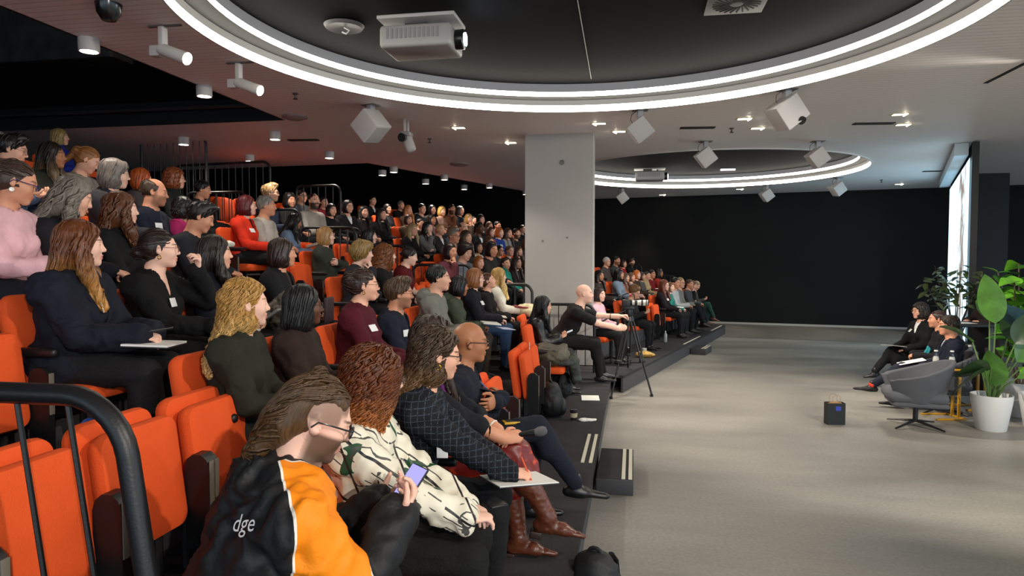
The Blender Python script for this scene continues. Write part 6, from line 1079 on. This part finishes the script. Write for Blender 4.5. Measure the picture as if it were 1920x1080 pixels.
# ------------------------------------------------------------------ the stage
felt=M('felt_grey','54565a',.9,(150,.4),(9,.08),spec=.15)
def armchair(loc,rz,label):
    e=empty('armchair',loc,rz,label,'chair','grey swivel armchairs on the stage'); n=40; inn=[];out=[]; Vv=[];F=[]
    T=np.linspace(-2.45,2.45,n); rows=7
    for side in (0,1):
        for i in range(rows):
            for t in T:
                k=(1+math.cos(t))/2; back=k**1.5; top=.56+.22*back if abs(t)<2.2 else .56; z=.30+(top-.30)*i/(rows-1)
                r=.335+.05*(i/(rows-1))-.06*(1-i/(rows-1))-(.055 if side else 0); fx=1.0 if abs(t)<1.57 else 1.12
                Vv.append((-r*math.cos(t)*fx,r*math.sin(t)*.98,z+(.0 if not side else 0)))
    N=rows*n
    for s_ in (0,1):
        for i in range(rows-1):
            for j in range(n-1): a=s_*N+i*n+j; F.append((a,a+1,a+n+1,a+n) if not s_ else (a+n,a+n+1,a+1,a))
    for j in range(n-1): a=(rows-1)*n+j; F.append((a,a+1,N+a+1,N+a)); a=j; F.append((N+a,N+a+1,a+1,a))
    for i in range(rows-1):
        for j in (0,n-1): a=i*n+j; F.append((a,a+n,N+a+n,N+a) if j==0 else (N+a,N+a+n,a+n,a))
    b=MB(); b.add(Vv,F); o=b.obj('shell',felt,e); md=o.modifiers.new('round','BEVEL'); md.width=.018; md.segments=3; md.limit_method='ANGLE'; md.angle_limit=.9
    MB().rbox((.02,0,.37),(.60,.56,.13),.06,puff=.015).obj('seat_cushion',felt,e); MB().rbox((.0,0,.29),(.56,.54,.06),.028).obj('seat_base',felt,e)
    bk=BLK(); MB().tube([(0,0,.27),(0,0,.06)],.028,12).obj('column',bk,e)
    for i in range(4): a=math.pi/4+i*math.pi/2; MB().tube([(0,0,.075),(.34*math.cos(a),.34*math.sin(a),.018)],[.022,.013],6,sq=.7).obj('leg',bk,e)
    return e
def stage_person(loc,rz,label,**k): return (*person(loc,rz,label,lod='mid',**k),np.array(loc,float),rz)
SZ=-.04
armchair((3.18,8.42,0),math.pi-.15,'empty grey swivel armchair nearest the camera'); armchair((3.80,9.30,0),math.pi-.15,'grey swivel armchair under the man-sized navy suit on stage'); armchair((4.10,10.05,0),math.pi-.2,'grey armchair under the teal lanyard wearer on stage'); armchair((4.25,11.15,0),math.pi+.25,'farthest grey armchair under the curly-haired speaker')
sp=dict(legs='cross'); zo=-.06
b,g,root,rz=stage_person((3.86,9.28,zo),math.pi-.15,'panelist in a navy suit with bright red socks, seated on stage',sex='m',hair='short',hc='2c221a',tc='151b2a',lc='1a1f2c',neck='v',inner=True,innerc='c8ccd8',skin='m',pose='lap',topname='suit_jacket',hx=-.0,hz=1.15,LEG=dict(kR=(.46,-.12,.50),aR=(.52,-.12,.17),kL=(.50,.0,.60),aL=(.84,.02,.36),fL=(1,.0,.05),fR=(1,-.1,0)),yaw=-.05,shoe='1c1a1a',glasses=None)
for a_,k_ in ((g,0),): 
    kn=np.array((.50,.0,.60)); an=np.array((.84,.02,.36)); v=Vol(); v.u(pcone(kn+(an-kn)*.8,an,.050,.046),.02); V,F=v.mesh(.009); ob('sock',fastmesh('sock',V,F),b,mats=[M('sock_red','c03820',.8,(30,.1),(40,.5))]); kn=np.array((.46,-.12,.50)); an=np.array((.52,-.12,.17)); v=Vol(); v.u(pcone(kn+(an-kn)*.82,an,.052,.048),.02); V,F=v.mesh(.009); ob('sock',fastmesh('sock',V,F),b,mats=[M('sock_pink','a0203c',.8)])
paper(wpt(root,rz,(.40,.0,.68)),rz,.30,.21,'white sheet on the lap of the suited panelist',tilt=(.25,0))
b,g,root,rz=stage_person((4.12,10.05,zo),math.pi-.2,'panelist with dark hair and a teal lanyard scarf, beside the suited one',sex='f',hair='lowbun',hc='30201a',tc='16161a',lc='16161a',skin='m',hx=.08,hz=1.16,legs='down',pose='fold')
v=Vol(); v.u(pcone(g.nb+np.array([.03,-.07,.03]),g.nb+np.array([.17,-.05,-.30]),.026,.035,(1,0,0),.5),.02).u(pcone(g.nb+np.array([.03,.07,.03]),g.nb+np.array([.16,.05,-.30]),.026,.035,(1,0,0),.5),.02); V,F=v.mesh(.012); ob('scarf',fastmesh('scarf',wrinkle(V,F,.005,20),F),b,mats=[M('scarf_teal','1a8a96',.7)])
b,g,root,rz=stage_person((4.27,11.15,zo),math.pi+.25,'panelist with dark curly hair and glasses in black, clipboard on lap',sex='f',hair='curlybob',hc='2a211d',tc='121214',lc='121214',skin='l',glasses='thin',hx=.04,hz=1.20,neck='v',inner=True,badge=True,pose='lap',shoe='161618',LEG=dict(kL=(.44,.10,.50),aL=(.50,.10,.14),kR=(.47,.0,.60),aR=(.74,.03,.30),fL=(1,.1,0),fR=(.97,.0,-.1)))
paper(wpt(root,rz,(.30,-.05,.67)),rz,.24,.32,'black clipboard on the lap of the curly-haired panelist','2a2a2c',name='clipboard',cat='clipboard'); paper(wpt(root,rz,(.50,.10,.69)),rz,.22,.28,'white papers curling over the clipboard of the curly-haired panelist',tilt=(-.12,.1))
yel=M('table_yellow','b8861a',.45)
def side_table(loc,rz,label,h=.60):
    e=empty('side_table',loc,rz,label,'table','yellow metal side tables'); MB().rbox((0,0,h),(.36,.36,.018),.006).obj('table_top',yel,e); 
    for y in (-.06,.06): MB().rbox((.15,y,h/2),(.035,.022,h),.004).obj('upright',yel,e)
    b=MB(); b.rbox((0,-.15,.01),(.36,.035,.02),.004); b.rbox((0,.15,.01),(.36,.035,.02),.004); b.rbox((.16,0,.01),(.035,.33,.02),.004); b.obj('floor_frame',yel,e)
side_table((3.70,8.98,0),.2,'yellow side table right behind the empty armchair'); side_table((4.28,9.62,0),.3,'farther yellow side table behind the leaves of the large plant')
def bottle(loc,label):
    e=empty('water_bottle',loc,0,label,'bottle'); MB().lathe([(.030,0),(.033,.01),(.033,.10),(.026,.125)],16).obj('water_glass',M('bottle_frost','b8bcb8',.15),e); MB().lathe([(.026,.125),(.018,.16),(.02,.19)],16).obj('neck',glass_mat(),e); MB().lathe([(.021,.185),(.021,.2),(0,.2)],12).obj('cap',M('cap_white','d8d8d8',.4),e)
bottle((3.62,9.02,.61),'glass water bottle on the near yellow table, left one'); bottle((3.79,9.0,.61),'glass water bottle on the near yellow table, right one'); bottle((4.25,9.6,.61),'glass water bottle on the farther yellow table')
tag(MB().rbox((3.82,8.9,.62),(.16,.08,.012),.004).obj('phone_tray',M('tray_black','141416',.4)),'small black tray on the near yellow table','tray')
# lectern and the standing person
e=empty('lectern',(4.75,10.8,0),.2,'dark lectern table with white papers behind the panelists','lectern'); MB().rbox((0,0,.98),(.60,.55,.04),.008).obj('top',M('lectern_black','121214',.5),e)
for x in (-.22,.22): MB().rbox((x,0,.48),(.05,.35,.96),.006).obj('leg',M('lectern_grey','3a3a3e',.5),e)
MB().rbox((0,0,.02),(.55,.45,.04),.008).obj('base',M('lectern_black','121214',.5),e)
paper((4.62,10.7,1.005),.2,.3,.22,'white papers on the dark lectern'); 
g=figure('f','lap',lod='mid',hz=1.52,hx=.0,pitch=.15,LEG=dict(kL=(.03,.09,.30),aL=(.0,.09,.09),kR=(.03,-.09,.30),aR=(.0,-.09,.09),fL=(1,.1,0),fR=(1,-.1,0)),hands=(((.28,.12,1.0),(.8,-.5,0),(0,0,-1),.4),((.30,-.10,1.0),(.8,.5,0),(0,0,-1),.4)))
FIG['standing']=g; b=ob('body',g.body,None,loc=(5.25,11.25,0),rot=(0,0,math.pi+.35),mats=[skin_mat('l')]); b.name='person'; tag(b,'person with dark hair standing at the lectern, half hidden by plants','person'); I=Matrix.Identity(4)
ob('sweater',g.top,b,mats=[cloth('241816')],mw=I); ob('trousers',g.legs,b,mats=[cloth('2a1a16')],mw=I); ob('hair',hair_mesh('long','mid',0),b,mats=[hair_mat('1c1412')],mw=mat4(g.R,g.c,g.s))
for s_ in g.shoes: ob('shoe',s_,b,mats=[M('shoe_leather','141416',.35,(40,.1))],mw=I)
# shopping bag
e=empty('gift_bag',(2.31,8.40,0),.15,'small black paper carrier bag with thin handles on the stage floor','bag'); bm2=bmesh.new(); bm2.free(); b=MB(); w2,d2,h2=.20,.10,.25
b.box((-w2/2,0,h2/2),(.004,d2,h2)).box((w2/2,0,h2/2),(.004,d2,h2)).box((0,-d2/2,h2/2),(w2,.004,h2)).box((0,d2/2,h2/2),(w2,.004,h2)).box((0,0,.003),(w2,d2,.006)); b.obj('bag_body',M('bag_black','121214',.45),e,smooth=False); blob('tissue_filling',[pell((0,0,h2-.015),(.085,.04,.022))],.01,None,0,None,None,M('tissue_kraft','a07a48',.8),.008,40,parent=e)
for y in (-.045,.045): MB().tube([(-.045,y,h2)]+[tuple(q) for q in arc((0,y,h2+.05),.045,math.pi,0,8)]+[(.045,y,h2)],.003,6).obj('bag_handle',M('handle_tan','a88a68',.7),e)
MB().box((.02,-d2/2-.003,h2-.06),(.06,.002,.05)).obj('bag_label',M('label_blue','2a3ea8',.5),e,smooth=False)
# ------------------------------------------------------------------ plants
def leaf_mesh(L,W,fold=.18,droop=.25,n=9,m=5,shape=.9,lobes=0):
    V=[];F=[]
    for i in range(n+1):
        t=i/n; w_=W*math.sin(math.pi*min(t**shape,1))**.75*(1 if t<.999 else .02)+.002
        if lobes: w_*=1+.12*math.sin(t*lobes)
        for j in range(m):
            s=(j/(m-1)-.5)*2; V.append((t*L,s*w_/2,-droop*L*t*t+fold*abs(s)*w_+.012*math.sin(t*17)*abs(s)*W))
    F=[(i*m+j,(i+1)*m+j,(i+1)*m+j+1,i*m+j+1) for i in range(n) for j in range(m-1)]
    k=len(V); V+=[(x,y,z-.003) for x,y,z in V]; F+=[tuple(q+k for q in f[::-1]) for f in F]
    b=MB(); b.add(V,F); return b.mesh('leaf',None)
def leaf_mat(hexc,tip):
    m=M('leaf_'+hexc,hexc,.38,(30,.15),(7,.25)); return m
def pot(e,r,h,col='d4d4d2'):
    MB().lathe([(0,0),(r*.70,0),(r*.74,.01),(r*.97,h*.8),(r,h-.01),(r,h),(r*.94,h),(r*.92,h*.85),(0,h*.84)],32).obj('pot',M('pot_'+col,col,.35),e); MB().lathe([(r*.92,h*.845),(r*.5,h*.87),(0,h*.88)],20).obj('soil',M('soil_dark','17120e',.95,(60,.8)),e)
e=empty('potted_plant',(3.96,8.42,0),0,'tall paddle-leaved plant in a white pot beside the panel','plant'); pot(e,.205,.40); g1=leaf_mat('45702c','5a9a40'); g2=leaf_mat('283f22','2c5a30'); stm=M('stalk_green','55703a',.5)
LB=leaf_mesh(.56,.27,.10,.12,10,5,.8); LBm=leaf_mesh(.42,.26,.12,.3,10,5,.8)
def paddle(base,tip,yawl,pit,big,mat,roll=0):
    P=[np.array(base),np.array(base)*.6+np.array(tip)*.4+np.array([0,0,.05]),np.array(tip)]; MB().tube(P,[.013,.010,.007],6).obj('stalk',stm,e)
    o=ob('leaf',LB if big else LBm,e,loc=tuple(tip),mats=[mat]); o.rotation_euler=(Matrix.Rotation(yawl,3,'Z')@Matrix.Rotation(-pit,3,'Y')@Matrix.Rotation(roll,3,'X')).to_euler()
for a in [((.0,0,.35),(-.02,-.08,1.20),2.7,1.40,True,g1,1.35),((.03,.02,.35),(.16,-.12,.98),.2,1.0,False,g2,1.2),((-.02,0,.35),(-.06,-.1,.70),3.2,.0,False,g2,.9),((-.03,0,.35),(-.12,-.10,.68),3.6,-.35,True,g2,.7),((.0,-.02,.35),(-.01,-.10,.50),2.6,1.5,False,g1,1.3),((.04,0,.35),(.20,-.08,.78),.5,.75,True,g1,1.1),((.05,.03,.35),(.30,.0,.72),.1,.15,False,g2,.4),((.03,.05,.35),(.24,.2,1.0),.9,.6,True,g2,.5),((-.01,.05,.35),(-.1,.24,.95),2.0,.6,False,g1,.5),((.05,0,.35),(.34,.05,1.02),.2,.5,True,g2,.9),((.02,-.05,.35),(.14,-.22,.62),-.6,.5,False,g1,.4),((.0,.05,.35),(.05,.2,1.2),1.3,.9,False,g1,.3)]: paddle(*a)
e=empty('potted_plant',(4.66,9.25,0),0,'fiddle-leaf fig with bright broad leaves at the right picture edge','plant'); pot(e,.24,.42); LF=leaf_mesh(.21,.15,.12,.25,8,5,.62,6); g3=leaf_mat('5a9a24','8aca40'); g4=leaf_mat('3a7a1c','5a9a30'); bark=M('bark_brown','4a3a2a',.8,(30,.3)); rg=random.Random(5)
for i in range(5):
    a=i*1.3; x,y=.14*math.cos(a),.14*math.sin(a); top=(x*1.8,y*1.8,1.62+.25*rg.random()); MB().tube([(x*.2,y*.2,.36),(x,y,.9),top],[.016,.013,.008],7).obj('stem',bark,e)
    for j in range(17):
        t=.25+.75*j/16; z=.36+(top[2]-.36)*t; px_,py_=x*(.2+1.6*t),y*(.2+1.6*t); o=ob('leaf',LF,e,loc=(px_,py_,z),mats=[g3 if rg.random()<.6 else g4]); o.rotation_euler=(rg.uniform(-.5,.5),rg.uniform(-.9,.25),j*2.4+i); k=rg.uniform(.8,1.3); o.scale=(k,k,k)
e=empty('potted_plant',(4.55,8.62,0),0,'second white planter with large blue-green leaves at the right edge','plant'); pot(e,.2,.38); g5=leaf_mat('22404a','3a5a64')
for a in [((.0,0,.35),(-.05,-.05,1.05),2.4,.7,True,g5,1.2),((.0,0,.35),(.1,-.02,.85),.4,.4,True,g5,.4),((.0,0,.35),(-.1,-.08,.70),3.4,.1,True,leaf_mat('5f706a','6a7a70'),.4)]: paddle(*a)
e=empty('potted_plant',(5.12,12.1,0),0,'airy small-leaved tree in front of the projection screen','plant'); pot(e,.26,.45,'9a9a96'); LS=leaf_mesh(.15,.075,.1,.3,6,3,.8); g6=leaf_mat('4a5c30','6a7a48'); g7=leaf_mat('6c7a50','8a9a68'); rg=random.Random(9)
for i in range(9):
    a=i*.7+.2; r=.18+.22*rg.random(); top=(r*math.cos(a)*1.3,r*math.sin(a)*1.3,1.35+.55*rg.random()); mid=(top[0]*.35,top[1]*.35,.95); MB().tube([(0,0,.4),mid,top],[.013,.009,.004],6).obj('stem',bark,e)
    for j in range(16):
        t=.35+.65*j/15; q=np.array(mid)*(1-t)+np.array(top)*t if t>.2 else mid; o=ob('leaf',LS,e,loc=tuple(np.array(q)+np.array([rg.uniform(-.05,.05) for _ in range(3)])),mats=[g6 if rg.random()<.6 else g7]); o.rotation_euler=(rg.uniform(-.6,.6),rg.uniform(-.6,.7),j*2.4+a)
